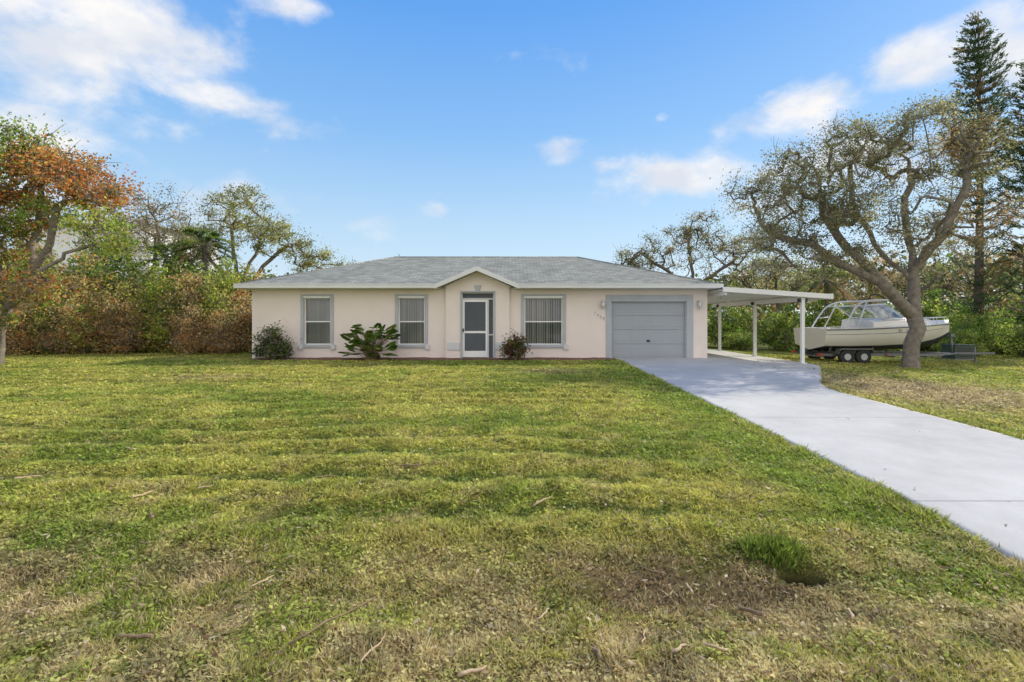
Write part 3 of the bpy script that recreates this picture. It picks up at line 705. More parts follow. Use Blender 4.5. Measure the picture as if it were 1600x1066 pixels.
plant('flowering_tree',"tree with green crown and rusty orange upper leaves","tree",g(-16.6,15.6),
 [[(0,0,0),(.1,0,1),(.4,0,1.9),(1.0,0,2.9),(1.6,.1,3.9),(1.9,0,5.0)],[(.4,0,1.9),(-.3,.2,3.4),(-.4,.2,5)],[(1.0,0,2.9),(.8,.5,4.4),(1.1,.3,5.9)],[(.5,0,2.1),(1.6,-.4,2.6),(2.4,-.3,3.4)]],
 [((.4,0,6.8),(1.6,1.8,.8),44,0),((1.9,0,6.3),(1.5,1.6,.7),52,1),((.2,0,5.4),(1.5,1.6,1.2),58,1),((.8,0,5.2),(1.6,1.6,1.2),24,0),((3.2,0,5.6),(.9,1.2,.5),28,1),((3.3,-.1,4.7),(1.1,1.2,.6),22,2),((-.6,0,3.9),(1.2,1.4,1.1),30,1),((-.2,0,3.7),(1.2,1.4,1.1),14,2),((3.7,0,4.0),(.8,1,.5),14,2),((1.2,0,7.2),(.8,1.0,.4),12,0),
  ((.5,-.2,3.1),(1.1,1.2,.9),20,3),((.2,-.2,2.0),(1.1,1.0,.8),26,3),((1.8,-.2,2.4),(1.2,1.0,.6),24,3)],
 100,.10,{0:G_green+G_yellow[:1],1:G_orange+G_brown[:1]+G_olive[:1],2:G_yellow+G_green[:2],3:G_brown+G_orange[:1]+G_green[:1]+G_yellow},12,sig=.25,rmax=.11,bark=M_bark)
plant('sparse_tree',"half bare tree with thin olive brown foliage","tree",g(-20.3,27),
 [[(0,0,0),(.1,0,2),(.3,0,4),(.6,0,6),(.3,0,7.8)],[(.1,0,2.5),(1.2,0,4.5),(2.2,.3,6.0)],[(.2,0,3),(-1.2,0,5),(-1.6,.2,7)]],
 [((0.2,0,7.0),(2.2,2,2.2),70,0),((2,0,5.6),(1.8,1.5,1.3),45,0),((-1.4,0,5.8),(1.6,1.5,1.6),40,0)],60,.10,{0:G_olive[:3]+G_brown[:3]},13,sig=.30,rmax=.14,bark=M_bark)
plant('sparse_tree',"open branched oak with yellow green foliage","tree",g(-14.6,26),
 [[(0,0,0),(.1,0,2),(0,0,3.6),(-.4,0,5.4),(-.6,0,7.2)],[(0,0,3),(1.2,0,4.3),(2.4,.2,5.4)],[(0,0,3.2),(-1.6,0,4.6),(-2.3,.2,5.8)],[(0,0,3.6),(.8,.4,5.4),(1.2,.2,7.0)]],
 [((0,0,7.0),(2.0,2,1.7),75,0),((2.0,0,5.8),(1.5,1.5,1.1),45,0),((-2.0,0,5.6),(1.3,1.5,1.2),40,0),((3.6,0,4.9),(1.2,1.2,.9),30,0)],80,.10,{0:[(.15,.155,.05),(.19,.18,.06),(.10,.11,.035)]},14,sig=.25,rmax=.13,bark=M_bark)
plant('sparse_tree',"small thin tree with pale green foliage behind the roof","tree",g(-11.4,30),
 [[(0,0,0),(.1,0,2),(.3,0,4)]],[((0,0,4.2),(2.4,1.6,1.0),50,0)],60,.10,{0:G_olive+G_yellow[:1]},15,sig=.28,rmax=.10,bark=M_bark)
plant('oak_tree',"olive leaved oak standing behind the house roof","tree",g(11.6,31),
 [[(0,0,0),(.1,0,2.5),(0,0,4.6),(-.3,0,6.6),(0,0,8)],[(0,0,3.4),(-2,0,5),(-3.4,.2,6)],[(0,0,3.4),(2,0,5),(3.4,.2,6)]],
 [((-.6,0,6.4),(2.6,2,1.8),70,0),((-3.8,0,5.2),(1.7,1.7,1.2),48,0),((2.6,0,5.6),(2.4,2,1.8),54,0),((.5,0,7.7),(1.4,1.4,.8),18,0)],66,.105,{0:G_olive+G_dark[:1]+G_brown[2:3]},16,sig=.27,rmax=.13,bark=M_barkdark,twigs=4)
plant('oak_tree',"leafy olive tree behind the carport","tree",g(17.5,32),
 [[(0,0,0),(.1,0,2.5),(0,0,4.6),(-.3,0,6.0)],[(0,0,3.0),(-2,0,4),(-3,.2,5)],[(0,0,3),(2,0,4.5),(3,.2,5)]],
 [((-.6,0,4.6),(3.4,2,1.4),74,0),((2.8,0,4.4),(2.2,1.7,1.3),36,0)],70,.12,{0:G_green[:2]+G_olive+G_brown[:2]+G_yellow[:1]},17,sig=.30,rmax=.13,bark=M_barkdark)
plant('sparse_tree',"brownish thin tree behind the parked boat","tree",g(26.8,33),
 [[(0,0,0),(.1,0,2.5),(0,0,4.6),(-.3,0,6.0)],[(0,0,3.0),(-2,0,4),(-3,.2,5)],[(0,0,3),(2,0,4.5),(3,.2,5)]],
 [((-1.6,0,4.6),(3.4,2,2.2),90,0),((2.8,0,5.2),(2.4,1.7,2.4),60,0)],75,.13,{0:G_olive+G_brown[:2]},18,sig=.33,rmax=.14,bark=M_barkdark)
def shrub(name,label,loc,w,h,pal,seed,n=55,lpc=110,ls=.10,sig=.22,grp=None):
    return plant(name,label,"shrub",loc,[[(0,0,0),(.05,0,h*.35)],[(0,0,.1),(-.35*w,.1,h*.4)],[(0,0,.1),(.35*w,0,h*.4)]],
      [((0,0,h*.5),(w*.85,w*.7,h*.5),n,0),((0,0,h*.28),(w,w*.8,h*.3),n//2,0)],lpc,ls,{0:pal},seed,sig=sig,tipr=.006,rmax=.05,bark=M_bark,group=grp,zmin=.02,crownname='foliage')
GRP="overgrown hedge of shrubs along the lawn edge"
LB=["tall leafy green shrub in the overgrown hedge","rusty brown drying shrub in the overgrown hedge","orange tinged bushy shrub in the overgrown hedge","sunlit yellow green shrub in the overgrown hedge"]
sA=shrub('hedge_shrub',LB[0],g(-13.6,22.0),1.4,4.4,G_green+G_green[1:2]+G_yellow[1:2],21,75,80,.14,.25,GRP)
sB=shrub('hedge_shrub',LB[1],g(-11.8,20.8),1.2,2.6,G_brown+G_brown[:2]+G_olive[:1]+G_orange[2:],22,60,75,.09,.22,GRP)
sC=shrub('hedge_shrub',LB[2],g(-17.2,21.0),1.4,3.6,G_brown[:3]+G_orange[:1]+G_orange[2:]+G_yellow,23,70,75,.10,.24,GRP)
sE=shrub('hedge_shrub',LB[3],g(-15.6,21.2),1.3,3.7,G_yellow+G_yellow[:1]+G_green[1:2],25,75,80,.11,.24,GRP)
hed=[(0,-15.9,22.8,1.05),(3,-14.7,20.8,.8),(0,-18.6,22,1.1),(1,-18.6,20.0,1.0),(3,-20.4,20.8,1.15),(0,-21.8,21.5,1.1),(1,-16.1,20.2,.95),(3,-12.6,21.0,.85),(0,-11.7,22.6,.85),
     (0,-23,23.5,1.2),(2,-17.6,19.9,.7),(0,-13.2,24.0,1.0),(3,-17.4,22.3,1.2),(2,-12.3,22.0,.95),(0,-20.3,24,1.2),(2,-22.0,19.8,.8),(2,-25,22,1.3),(3,-10.6,24,.95),(1,-14.0,21.0,1.15),(1,-24,20.5,1.0),(2,-10.7,21.2,.75),(2,-19.4,21.8,1.1),(0,-10.6,22.6,.8),(3,-16.6,25,1.3),(2,-14.6,21.9,.95),(1,-12.0,20.0,.75),(3,-19.3,20.3,.7),(1,-13.3,20.0,.7),(1,-20.2,19.6,.9)]
SS=(sA,sB,sC,sE)
for k,x,y,sc in hed: copy_thing(SS[k],g(x,y),random.uniform(0,6.28),sc,LB[k],random.uniform(.8,1.2))
GR2="shrubs behind the carport and boat"
sD=shrub('garden_shrub',"dense green shrub behind the carport",g(10.2,28.2),1.6,2.3,G_green+G_yellow[:2]+G_olive[:1],24,75,90,.12,.25,GR2)
for x,y,sc in [(13.0,29,1.1),(15.8,28,1.1),(18.6,28.5,1.25),(21.5,28,1.3),(24.5,28.5,1.3),(27.5,29,1.4),(12.4,26.4,.6),(30.5,28,1.5),(23.0,24.3,.8),(26.0,25.5,1.0),(19.4,25.8,.8),(9.0,30,1.1),(21.6,23.4,.6),(24.8,22.8,.7)]:
    copy_thing(sD,g(x,y),random.uniform(0,6.28),sc,None,random.uniform(.8,1.25))
def wood():
    n=1000; an=RNG.uniform(-1.15,1.15,n); R_=RNG.uniform(42,58,n); x=R_*np.sin(an)*1.3; y=R_*np.cos(an)
    top=3.2+3.6*fbm(x*.12,y*.0,40); z=RNG.random(n)**.7*top
    C=np.stack([x,y,z],-1); idx=np.repeat(np.arange(n),75); P=C[idx]+RNG.normal(size=(len(idx),3))*np.array([.9,.7,.5])
    pal=np.array(G_dark+G_olive+G_brown[:2]+G_green[:2]); c=LG*pal[RNG.integers(0,len(pal),n)[idx]]*(.7+.6*RNG.random((len(idx),1)))
    P[:,2]=np.maximum(P[:,2],-.3)
    V,F,cc=diamonds(P,.4*(.6+.8*RNG.random(len(idx))),c,.35)
    o=npmesh('distant_wood',V,F,M_leaf,col=cc); o["kind"]="stuff"; o["label"]="far line of mixed green and brown trees"; o["category"]="wood"
wood()
def norfolk(loc,Hh,seed,label):
    rg=np.random.default_rng(seed); R=root('norfolk_pine_tree',loc,label,"tree","tall slender pines")
    b=MB(); x,y,z=loc; b.tube([(x,y,z),(x+.1,y,z+Hh*.5),(x,y,z+Hh)],[.22,.13,.02],8)
    pts=[];A=[];cols=[]
    zz=2.2
    while zz<Hh-.1:
        f=(Hh-zz)/Hh; L0=min(1.45,.32+2.5*(f**.7)); dens=1 if f<.5 else .6
        a0=rg.random()*6.28
        for k in range(6):
            if rg.random()<(.12 if f<.5 else .35): continue
            a=a0+k*1.047+rg.normal()*.15; L_=L0*rg.uniform(.65,1.1); rise=.45
            P=[]; 
            for t in np.linspace(0,1,7): P.append((x+math.cos(a)*L_*t,y+math.sin(a)*L_*t,z+zz+rise*L_*t*t*1.1-.07*L_*math.sin(t*3.1)))
            b.tube(P,[.03,.028,.024,.02,.016,.012,.006],4,cap=False)
            npt=int(120*L_*dens); t=rg.random(npt)**.75; q=np.stack([np.interp(t,np.linspace(0,1,7),[p[i] for p in P]) for i in range(3)],-1)
            off=rg.normal(size=(npt,3))*np.array([.08,.08,.05]); side=np.array([-math.sin(a),math.cos(a),0])
            q=q+off+side*(rg.normal(size=(npt,1))*.12*L_)
            pts.append(q); dr=np.array([math.cos(a),math.sin(a),.7]); A.append(dr+rg.normal(size=(npt,3))*.5)
            base=np.array([[.085,.13,.055]]) if rg.random()<(.9 if f<.5 else .6) else np.array([[.24,.19,.09]])
            cols.append(np.repeat(base,npt,0)*(.6+.8*rg.random((npt,1))))
        zz+=.42+.1*rg.random()
    b.build('trunk',M_barkdark,R)
    pts=np.concatenate(pts);A=np.concatenate(A);A/=np.linalg.norm(A,axis=1)[:,None]; cols=np.concatenate(cols)
    V,F,cc=diamonds(pts,.20*(.7+.6*rg.random(len(pts))),cols,.13,A,rg.normal(size=(len(pts),3)))
    npmesh('crown',V,F,M_leaf,R,col=cc)
norfolk(g(24.1,25),17.7,31,"very tall slender norfolk pine with dark whorled branches")
norfolk(g(26.1,24.2),15.0,32,"tall norfolk pine with dark upswept branches")
def palm(loc,Hh,seed,label,nf=26,fl=1.7,pal=G_green,group=None,tr=.15):
    rg=np.random.default_rng(seed); R=root('palm_tree',loc,label,"palm",group); x,y,z=loc
    b=MB(); b.tube([(x,y,z),(x+.06,y,z+Hh*.5),(x,y,z+Hh)],[tr,tr*.75,tr*.8],9)
    b.build('trunk',M_barkdark,R)
    b=MB(); C=[];A=[];cc=[]
    for k in range(nf):
        a=rg.random()*6.28; el=rg.uniform(-.6,1.3); L_=fl*rg.uniform(.8,1.1); dead=el<-.25
        d=np.array([math.cos(a)*math.cos(el),math.sin(a)*math.cos(el),math.sin(el)]); P=[]
        for t in np.linspace(0,1,7): P.append(np.array([x,y,z+Hh])+d*L_*t+np.array([0,0,-.55*L_*t*t]))
        b.tube(P,[.02,.018,.015,.012,.01,.008,.004],4,cap=False)
        n=46; tt=np.linspace(.25,1,n); q=np.stack([np.interp(tt,np.linspace(0,1,7),[p[i] for p in P]) for i in range(3)],-1)
        sd=np.array([-math.sin(a),math.cos(a),0])
        for sg in (-1,1):
            al=sd*sg*.8+d*.55+np.array([0,0,-.25])+rg.normal(size=(n,3))*.12; al/=np.linalg.norm(al,axis=1)[:,None]
            ll=.5*fl*.45*np.sin(np.clip(tt,0,1)*2.7)+.1
            C.append(q+al*ll[:,None]*.5); A.append(np.concatenate([al,ll[:,None]],1))
            base=np.array([.24,.16,.08]) if dead else np.array(pal[rg.integers(0,len(pal))]); cc.append(1.8*np.tile(base,(n,1))*(.7+.6*rg.random((n,1))))
    b.build('frond_stalk',M_bark,R)
    C=np.concatenate(C);A=np.concatenate(A);cc=np.concatenate(cc)
    V,F,c2=diamonds(C,A[:,3],cc,.06,A[:,:3],np.tile([0,0,1.],(len(C),1)))
    npmesh('crown',V,F,M_leaf,R,col=c2)
palm(g(-15.0,23.6),5.0,41,"cabbage palm with drooping green fronds behind the hedge")
palm(g(-17.3,24.2),4.4,42,"short palm with green fronds in the hedge")
palm(g(24.1,22.7),4.6,43,"palm with drooping dry orange brown lower fronds",30,1.5,[(.10,.12,.03),(.28,.16,.05)],tr=.10)
palm(g(17.8,27.4),4.0,44,"cabbage palm with dark green fronds behind the boat",26,1.6,G_green)
LGs=LG; LG=1.5
shrub('foundation_shrub',"twiggy dark green shrub by the house wall",g(-8.55,17.2),.66,1.25,G_green[:3]+G_dark+G_brown[2:3],51,46,60,.08,.15)
LG=2.0
shrub('croton_shrub',"small loose reddish green shrub beside the entry",(.12,17.05,.02),.42,.92,[(.10,.03,.018),(.04,.065,.015),(.14,.055,.02),(.05,.07,.02),(.07,.09,.02)],52,36,50,.085,.13)
LG=LGs
def philo(loc):
    rg=np.random.default_rng(61); R=root('philodendron_plant',loc,"large leafed bright green philodendron in the mulch bed","plant"); x,y,z=loc
    b=MB(); V=[];F=[];C=[]
    for k in range(95):
        a=rg.random()*6.28; t0=rg.random()
        tip=Vector((x+math.cos(a)*(.15+.70*t0**.6),y+math.sin(a)*(.1+.4*t0),z+.18+rg.random()*(1.15-.45*t0)))
        b0=Vector((x+rg.normal()*.05,y+rg.normal()*.05,z)); mid=b0.lerp(tip,.5)+Vector((0,0,.12))
        b.tube([b0,mid,tip],[.013,.010,.006],5,cap=False)
        out=Vector((math.cos(a),math.sin(a)*.8-.5,.9-1.2*rg.random())).normalized(); sd=out.cross(Vector((0,.35,1))).normalized(); ll=rg.uniform(.20,.34)
        nrm=sd.cross(out).normalized()
        col=np.array([(.20,.34,.04),(.27,.42,.07),(.13,.24,.03),(.36,.45,.08)][rg.integers(0,4)])*rg.uniform(.75,1.2)
        for j in range(5):
            t=j/4; root_=tip+out*ll*t*.7
            for sg in (-1,1):
                an=out*(.2+.9*t)+sd*sg*(1.0-.5*t)-nrm*.1; an.normalize(); l2=ll*(.62-.22*abs(t-.3)); w=.08
                up=nrm.cross(an).normalized()
                n0=len(V); V+= [tuple(root_-out*.02),tuple(root_+an*l2*.5+up*w),tuple(root_+an*l2),tuple(root_+an*l2*.5-up*w)]; F.append((n0,n0+1,n0+2,n0+3)); C+=[col]*4
    b.build('stem',M_stick,R); npmesh('foliage',np.array(V),np.array(F),M_leaf,R,col=np.array(C))
philo((-4.98,17.0,.02))
for x,y in ((8.9,25.6),(9.9,25.9)): copy_thing(sD,g(x,y),random.uniform(0,6),.38,"low green shrub behind the carport slab")
# ---------------------------------------------------------------- boat + trailer
bx,by,bg=12.35,20.1,float(gz0(14.5,20.0))
BO=root('boat',(bx+3,by,bg+.4),"cream cabin motorboat with raked windshield and tubular top on trailer","boat")
st=[(0,1.12,1.0,.10,.30,.98),(.9,1.17,1.03,.08,.30,1.0),(2.1,1.2,1.03,.08,.32,1.04),(3.1,1.16,.94,.09,.36,1.09),(4.0,1.0,.72,.13,.43,1.14),(4.8,.72,.42,.22,.54,1.18),(5.4,.36,.16,.40,.68,1.20),(5.8,.04,.02,.76,.84,1.21)]
sa=np.array(st); LN=5.8; xs_=np.linspace(0,LN,25)
S=[np.interp(xs_,sa[:,0],sa[:,i]) for i in range(1,6)]
zo=bg+.42
V=[];F=[];mi=[]
for i,x in enumerate(xs_):
    gb,cb,kz,cz,gz_=[s[i] for s in S]
    prof=[(gb,gz_),(gb*.995,gz_-.07),((gb*.7+cb*.3)*.99,gz_*.6+cz*.4),(cb,cz),(0,kz)]
    full=[(-b_,z_) for b_,z_ in prof]+[(b_,z_) for b_,z_ in prof[:-1][::-1]]
    for b_,z_ in full: V.append((bx+x,by+b_,zo+z_))
for i in range(24):
    for k in range(8):
        a0=i*9+k; F.append((a0,a0+9,a0+10,a0+1)); mi.append(1 if k in (3,4) else 0)
npmesh('hull',V,F,[M_gel,M_keel],BO,smooth=False,mi=mi)
b=MB(); b.face([V[k] for k in range(9)]); b.build('transom',M_gel,BO)
b=MB()
for i in range(24):
    x0,x1=bx+xs_[i],bx+xs_[i+1]; g0,g1=S[0][i],S[0][i+1]; z0,z1=zo+S[4][i],zo+S[4][i+1]
    if xs_[i]<2.2:
        for sg in (-1,1):
            i0,i1=g0-.22,g1-.22
            b.face([(x0,by+sg*g0,z0),(x1,by+sg*g1,z1),(x1,by+sg*i1,z1),(x0,by+sg*i0,z0)]); b.face([(x0,by+sg*i0,z0),(x1,by+sg*i1,z1),(x1,by+sg*i1,zo+.5),(x0,by+sg*i0,zo+.5)])
        b.face([(x0,by-i0,zo+.5),(x1,by-i1,zo+.5),(x1,by+i1,zo+.5),(x0,by+i0,zo+.5)])
    else:
        c=.12*math.sin(min(1,(xs_[i]-2.2)/1)*1.5); c1=.12*math.sin(min(1,(xs_[i+1]-2.2)/1)*1.5)
        b.face([(x0,by-g0,z0),(x1,by-g1,z1),(x1,by,z1+c1),(x0,by,z0+c)]); b.face([(x0,by,z0+c),(x1,by,z1+c1),(x1,by+g1,z1),(x0,by+g0,z0)])
b.build('deck',M_gel,BO)
for sg in (-1,1):
    b=MB(); b.tube([(bx+x,by+sg*(S[0][i]+.01),zo+S[4][i]-.05) for i,x in enumerate(xs_)],.022,6); b.build('rub_rail',M_stripe,BO)
def pt(i,f,sg):
    gb,cb,kz,cz,gz_=[s[i] for s in S]; z0=gz_-.07; z1=gz_*.6+cz*.4; y0=gb*.995; y1=(gb*.7+cb*.3)*.99
    return (bx+xs_[i],by+sg*((y0+(y1-y0)*f)+.006),zo+z0+(z1-z0)*f)
for sg in (-1,1):
    b=MB()
    for i in range(22): b.face([pt(i,.80,sg),pt(i+1,.80,sg),pt(i+1,.87,sg),pt(i,.87,sg)])
    b.build('hull_stripe',M_stripe,BO)
def loftb(b,secs):
    rings=[]
    for x,w,z0,z1 in secs: rings.append([(bx+x,by-w,z0),(bx+x,by-w*.93,z0+(z1-z0)*.7),(bx+x,by-w*.7,z1),(bx+x,by+w*.7,z1),(bx+x,by+w*.93,z0+(z1-z0)*.7),(bx+x,by+w,z0)])
    for i in range(len(rings)-1):
        for k in range(5): b.face([rings[i][k],rings[i+1][k],rings[i+1][k+1],rings[i][k+1]],0,True)
    b.face(rings[0]); b.face(rings[-1][::-1])
b=MB(); loftb(b,[(2.0,.94,zo+1.0,zo+1.32),(2.6,.92,zo+1.0,zo+1.40),(3.4,.84,zo+1.02,zo+1.44),(4.1,.64,zo+1.05,zo+1.42),(4.8,.36,zo+1.1,zo+1.34),(5.2,.12,zo+1.15,zo+1.25)]); b.build('cabin',M_gel,BO)
def wsr(t,z):
    x=3.9-.85*z-1.45*abs(t)**2.2; y=(.84-.14*z)*math.sin(t*1.5)/math.sin(1.5)
    return (bx+x,by+y,zo+1.36+.64*z*(1-.15*abs(t)))
b=MB(); tt=np.linspace(-1,1,17)
for i in range(16): b.face([wsr(tt[i],0),wsr(tt[i+1],0),wsr(tt[i+1],1),wsr(tt[i],1)],0,True)
b.build('windshield',M_glass,BO)
b=MB(); b.tube([wsr(t,1) for t in tt],.03,6); b.tube([wsr(t,0) for t in tt],.03,6)
for t in (-1,-.55,-.2,.2,.55,1): b.tube([wsr(t,0),wsr(t,1)],.022,6)
b.build('windshield_frame',M_white,BO)
b=MB()
for sg in (-1,1):
    b.tube(catmull([(bx+.75,by+sg*1.02,zo+1.0),(bx+1.0,by+sg*1.0,zo+1.42),(bx+1.35,by+sg*.92,zo+1.9),(bx+1.9,by+sg*.85,zo+2.10),(bx+3.0,by+sg*.78,zo+2.12)]),.034,6)
    b.tube([(bx+1.3,by+sg*1.0,zo+1.03),(bx+1.75,by+sg*.88,zo+2.05)],.026,6)
    b.tube([(bx+2.95,by+sg*.78,zo+2.12),(bx+2.7,by+sg*.8,zo+1.38)],.026,6)
    b.tube([(bx+.95,by+sg*1.0,zo+1.4),(bx+1.5,by+sg*.98,zo+1.45)],.02,6)
for xx,zz in ((1.35,1.9),(1.9,2.10),(2.5,2.12),(3.0,2.12)): b.tube([(bx+xx,by-.85,zo+zz),(bx+xx,by+.85,zo+zz)],.026,6)
b.build('top_frame',M_white,BO)
b=MB()
for sg in (-1,1):
    P=[(bx+x,by+sg*max(.03,np.interp(x,xs_,S[0])-.1),zo+np.interp(x,xs_,S[4])+.24) for x in np.linspace(3.5,5.7,8)]
    b.tube(P,.014,6)
    for p in P[::2]: b.tube([p,(p[0],p[1],p[2]-.26)],.012,5)
b.build('bow_rail',M_white,BO)
b=MB(); loftb(b,[(1.55,.35,zo+.5,zo+1.35),(1.7,.35,zo+.5,zo+1.36),(1.75,.35,zo+.5,zo+1.1),(2.0,.33,zo+.5,zo+1.08)]); b.build('seat',M_gel,BO)
b=MB(); loftb(b,[(.04,.85,zo+.5,zo+1.0),(.35,.85,zo+.5,zo+1.02),(.6,.82,zo+.5,zo+.95)]); b.build('stern_seat',M_gel,BO)
for wd_,xo in (("FL",2.8),("3159",3.08),("RB",3.62)):
    text(wd_,.20,lambda u,v,xo=xo:(bx+xo+u,by-np.interp(xo+u,xs_,S[0])-.012+.015,zo+.82+v),M_stripe,BO,'registration_number')
TR=root('boat_trailer',(bx+3,by,bg),"galvanized tandem axle boat trailer parked on the grass","trailer")
b=MB()
for sg in (-1,1):
    b.box(bx-.1,bx+4.9,by+sg*.72-.04,by+sg*.72+.04,bg+.30,bg+.40)
    b.tube([(bx+4.85,by+sg*.72,bg+.35),(bx+6.2,by,bg+.35)],.045,6)
    for x in (.5,2.2,3.6): b.tube([(bx+x,by+sg*.5,bg+.36),(bx+x,by+sg*.6,bg+.68)],.04,6)
for x in (.1,1.6,3.0,4.3): b.box(bx+x-.04,bx+x+.04,by-.72,by+.72,bg+.24,bg+.31)
b.box(bx+6.0,bx+7.7,by-.04,by+.04,bg+.32,bg+.40)
b.tube([(bx+6.9,by,bg+.05),(bx+6.9,by,bg+.6)],.025,6); b.box(bx+6.82,bx+6.98,by-.08,by+.08,bg,bg+.05)
b.tube([(bx+5.95,by,bg+.36),(bx+5.9,by,bg+1.1)],.035,6); b.box(bx+5.84,bx+6.0,by-.06,by+.06,bg+1.05,bg+1.18)
b.build('frame',M_steel,TR)
for ax in (.85,1.5):
    for sg in (-1,1):
        yc=by+sg*1.0
        b=MB(); b.tube([(bx+ax,yc-.09,bg+.29),(bx+ax,yc-.07,bg+.29),(bx+ax,yc+.07,bg+.29),(bx+ax,yc+.09,bg+.29)],[.25,.29,.29,.25],24)
        w=b.build('wheel',M_rubber,TR)
        b=MB(); b.tube([(bx+ax,yc-.10,bg+.29),(bx+ax,yc+.10,bg+.29)],[.13,.13],16); b.build('rim',M_gutter,w)
for sg in (-1,1):
    b=MB(); yc=by+sg*1.0; P=[(bx+.46,bg+.42),(bx+.56,bg+.62),(bx+1.79,bg+.62),(bx+1.89,bg+.42)]
    for i in range(3):
        (x0,z0),(x1,z1)=P[i],P[i+1]; b.face([(x0,yc-.13,z0),(x1,yc-.13,z1),(x1,yc+.13,z1),(x0,yc+.13,z0)])
        b.face([(x0,yc+sg*.13,z0-.04),(x1,yc+sg*.13,z1-.04),(x1,yc+sg*.13,z1),(x0,yc+sg*.13,z0)])
    b.build('fender',M_steel,TR)
    b=MB(); b.box(bx-.16,bx-.10,by+sg*.9-.1,by+sg*.9+.1,bg+.32,bg+.42); b.build('tail_light',M_redlens,TR)
    b=MB(); b.box(bx+2.6,bx+2.68,by+sg*.78-.03,by+sg*.78,bg+.32,bg+.38); b.build('side_light',M_redlens,TR)
UB=root('utility_box',g(19.9,21.6),"dark green metal utility cabinet standing on the grass","utility box")
x,y,z=UB.location; b=MB(); b.box(x-.42,x+.42,y-.35,y+.35,z+.05,z+.62); b.build('cabinet',M_box,UB,.02)
b=MB(); b.box(x-.45,x+.45,y-.38,y+.38,z+.62,z+.67); b.build('lid',M_box,UB,.02)
b=MB(); b.box(x-.46,x+.46,y-.40,y+.40,z-.05,z+.05); b.build('base',M_base,UB)
b=MB()
for k in range(6): b.box(x-.34,x+.34,y-.362,y-.35,z+.15+k*.07,z+.18+k*.07)
b.build('vent',M_black,UB)
NH=root('neighbour_house',(-30,36,-.1),"tall white house with hip roof partly hidden by trees","house")
b=MB(); wall(b,-35,-25.5,-.3,8.1,[(-33.5,-32.3,4.8,6.4),(-29.5,-28.3,4.8,6.4),(-33.5,-32.3,1,2.6),(-29.5,-28.3,1,2.6)],34,.2)
b.face([(-25.5,34,-.3),(-25.5,42,-.3),(-25.5,42,8.1),(-25.5,34,8.1)]); b.face([(-35,34,-.3),(-35,34,8.1),(-35,42,8.1),(-35,42,-.3)]); b.face([(-35,42,-.3),(-35,42,8.1),(-25.5,42,8.1),(-25.5,42,-.3)])
b.build('wall',M_white,NH)
for x0 in (-33.5,-29.5):
    for z0 in (1,4.8):
        b=MB(); b.box(x0-.06,x0,33.97,34.1,z0,z0+1.6); b.box(x0+1.2,x0+1.26,33.97,34.1,z0,z0+1.6); b.box(x0,x0+1.2,34.05,34.1,z0+.78,z0+.84); w=b.build('window',M_gutter,NH)
        b=MB(); b.face([(x0,34.12,z0),(x0+1.2,34.12,z0),(x0+1.2,34.12,z0+1.6),(x0,34.12,z0+1.6)],0); b.build('glass',M_glass,w)
        b=MB(); b.box(x0-.2,x0+1.4,34.5,34.6,z0-.2,z0+1.8); b.build('room_interior',M_dark,w)
b=MB(); q=[(-35.5,33.5,8.1),(-25,33.5,8.1),(-25,42.5,8.1),(-35.5,42.5,8.1)]; r1,r2=(-31,38,9.5),(-30,38,9.5)
b.face([q[0],q[1],r2,r1]);b.face([q[1],q[2],r2]);b.face([q[2],q[3],r1,r2]);b.face([q[3],q[0],r1]); b.face(q[::-1])
b.build('roof',M_gutter,NH)
# ---------------------------------------------------------------- light, sky, camera
el=math.radians(36); a=math.radians(30)
sd=Vector((math.cos(el)*math.cos(a),math.cos(el)*math.sin(a),math.sin(el)))
su=bpy.data.lights.new('sun','SUN'); su.energy=5.0; su.angle=math.radians(.55); su.color=(1,.92,.77)
so=bpy.data.objects.new('sun',su); so.rotation_euler=sd.to_track_quat('Z','Y').to_euler(); so.location=(30,10,30); COL.objects.link(so)
w=bpy.data.worlds.new("World"); scene.world=w; w.use_nodes=True; nt=w.node_tree; nt.nodes.clear(); N=nt.nodes.new; L=nt.links.new
out=N('ShaderNodeOutputWorld'); bg_=N('ShaderNodeBackground'); bg_.inputs[1].default_value=.15; L(bg_.outputs[0],out.inputs[0])
sky=N('ShaderNodeTexSky'); sky.sky_type='NISHITA'; sky.sun_disc=False; sky.sun_elevation=el; sky.sun_rotation=math.radians(60); sky.air_density=1; sky.dust_density=.6; sky.ozone_density=1.5
tc=N('ShaderNodeTexCoord'); sp=N('ShaderNodeSeparateXYZ'); L(tc.outputs['Generated'],sp.inputs[0])
def M(op,a_,b_=None,c_=None,clamp=False):
    n=N('ShaderNodeMath'); n.operation=op; n.use_clamp=clamp
    for i,v in enumerate((a_,b_,c_)):
        if v is None: continue
        if isinstance(v,(int,float)): n.inputs[i].default_value=v
        else: L(v,n.inputs[i])
    return n.outputs[0]
X_,Y_,Z_=sp.outputs
az=M('ARCTAN2',X_,Y_); elv=M('ARCSINE',Z_)
rp=N('ShaderNodeValToRGB'); cr_=rp.color_ramp
cr_.elements[0].position=0; cr_.elements[0].color=(.76,.87,.96,1)
cr_.elements[1].position=1; cr_.elements[1].color=(.07,.27,.80,1)
for p_,c_ in ((.18,(.54,.77,.98)),(.38,(.27,.56,.98)),(.6,(.125,.40,.95))):
    e_=cr_.elements.new(p_); e_.color=(*c_,1)
L(M('DIVIDE',elv,.95,clamp=True),rp.inputs[0])
vs=N('ShaderNodeVectorMath'); vs.operation='SCALE'; vs.inputs[3].default_value=1/.15; L(rp.outputs[0],vs.inputs[0])
m1=N('ShaderNodeMix'); m1.data_type='RGBA'; m1.inputs[0].default_value=.85; L(sky.outputs[0],m1.inputs[6]); L(vs.outputs[0],m1.inputs[7])
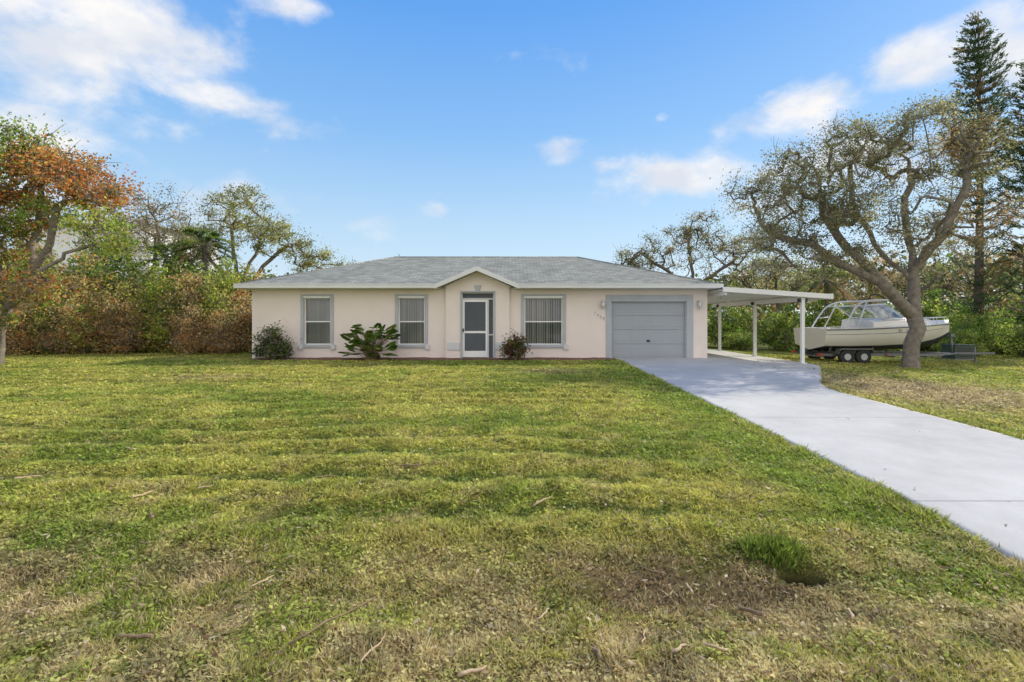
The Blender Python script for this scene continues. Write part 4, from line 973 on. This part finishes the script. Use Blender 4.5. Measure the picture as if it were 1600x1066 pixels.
mp=N('ShaderNodeMapping'); mp.inputs['Scale'].default_value=(1,1,1.7); mp.inputs['Location'].default_value=(.7,.4,.15); L(tc.outputs['Generated'],mp.inputs[0])
n1=N('ShaderNodeTexNoise'); n1.inputs['Scale'].default_value=6.0; n1.inputs['Detail'].default_value=12; n1.inputs['Roughness'].default_value=.58; n1.inputs['Distortion'].default_value=.15; L(mp.outputs[0],n1.inputs['Vector'])
blobs=[(-.72,.42,.20,.09,1.1),(-.83,.48,.17,.12,1.1),(-.56,.375,.11,.04,.9),(-.42,.535,.07,.025,.95),(-.80,.26,.14,.05,.8),(-.66,.31,.10,.035,.6),(.10,.33,.045,.035,.85),(.33,.275,.14,.04,1.0),(.52,.355,.12,.042,1.0),(.70,.38,.08,.045,1.0),(.82,.36,.09,.06,1.0),
       (-.27,.19,.12,.035,.6),(.3,.38,.02,.015,.8),(-.15,.22,.06,.02,.55),(.62,.25,.2,.06,.8),(-.6,.2,.2,.05,.6),(.2,.30,.05,.02,.7)]
tot=None
for a0,e0,ra,re,wt in blobs:
    da=M('DIVIDE',M('SUBTRACT',az,a0),ra); de=M('DIVIDE',M('SUBTRACT',elv,e0),re)
    r2=M('ADD',M('MULTIPLY',da,da),M('MULTIPLY',de,de)); v=M('MULTIPLY',M('EXPONENT',M('MULTIPLY',r2,-.7)),wt)
    tot=v if tot is None else M('MAXIMUM',tot,v)
rear_fill=M('MULTIPLY',M('DIVIDE',M('ADD',M('MULTIPLY',Y_,-1.0),.15),.5,clamp=True),.85); tot=M('MAXIMUM',tot,rear_fill)  # unseen cloud cover behind the camera, added as fill light for the house wall
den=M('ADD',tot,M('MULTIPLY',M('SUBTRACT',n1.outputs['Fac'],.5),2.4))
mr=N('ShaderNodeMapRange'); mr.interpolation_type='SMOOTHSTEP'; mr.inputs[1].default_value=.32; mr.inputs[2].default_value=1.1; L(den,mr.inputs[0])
n2=N('ShaderNodeTexNoise'); n2.inputs['Scale'].default_value=9; n2.inputs['Detail'].default_value=8; L(mp.outputs[0],n2.inputs['Vector'])
cr2=N('ShaderNodeValToRGB'); cr2.color_ramp.elements[0].position=.35; cr2.color_ramp.elements[0].color=(.74,.79,.88,1); cr2.color_ramp.elements[1].position=.6; cr2.color_ramp.elements[1].color=(1.0,.98,.97,1); L(n2.outputs['Fac'],cr2.inputs[0])
wm=N('ShaderNodeMix'); wm.data_type='RGBA'; L(rear_fill,wm.inputs[0]); L(cr2.outputs[0],wm.inputs[6]); wm.inputs[7].default_value=(1.0,.93,.84,1)
br=M('ADD',1/.15,M('MULTIPLY',rear_fill,.75/.15))  # added cloud is boosted above the visible clouds to brighten the wall
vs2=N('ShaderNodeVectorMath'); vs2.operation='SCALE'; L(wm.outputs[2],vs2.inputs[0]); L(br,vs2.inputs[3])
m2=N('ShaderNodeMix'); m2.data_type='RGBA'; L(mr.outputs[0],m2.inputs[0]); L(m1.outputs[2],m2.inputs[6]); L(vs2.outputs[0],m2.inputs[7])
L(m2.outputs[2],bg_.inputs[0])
cam=bpy.data.cameras.new('camera'); co=bpy.data.objects.new('camera',cam); COL.objects.link(co)
co.location=(0,0,1.42); co.rotation_euler=(math.radians(90),0,0)
cam.lens=17; cam.sensor_width=36; cam.sensor_fit='HORIZONTAL'; cam.shift_y=-33/1600; cam.clip_end=3000; cam.clip_start=.05
scene.camera=co
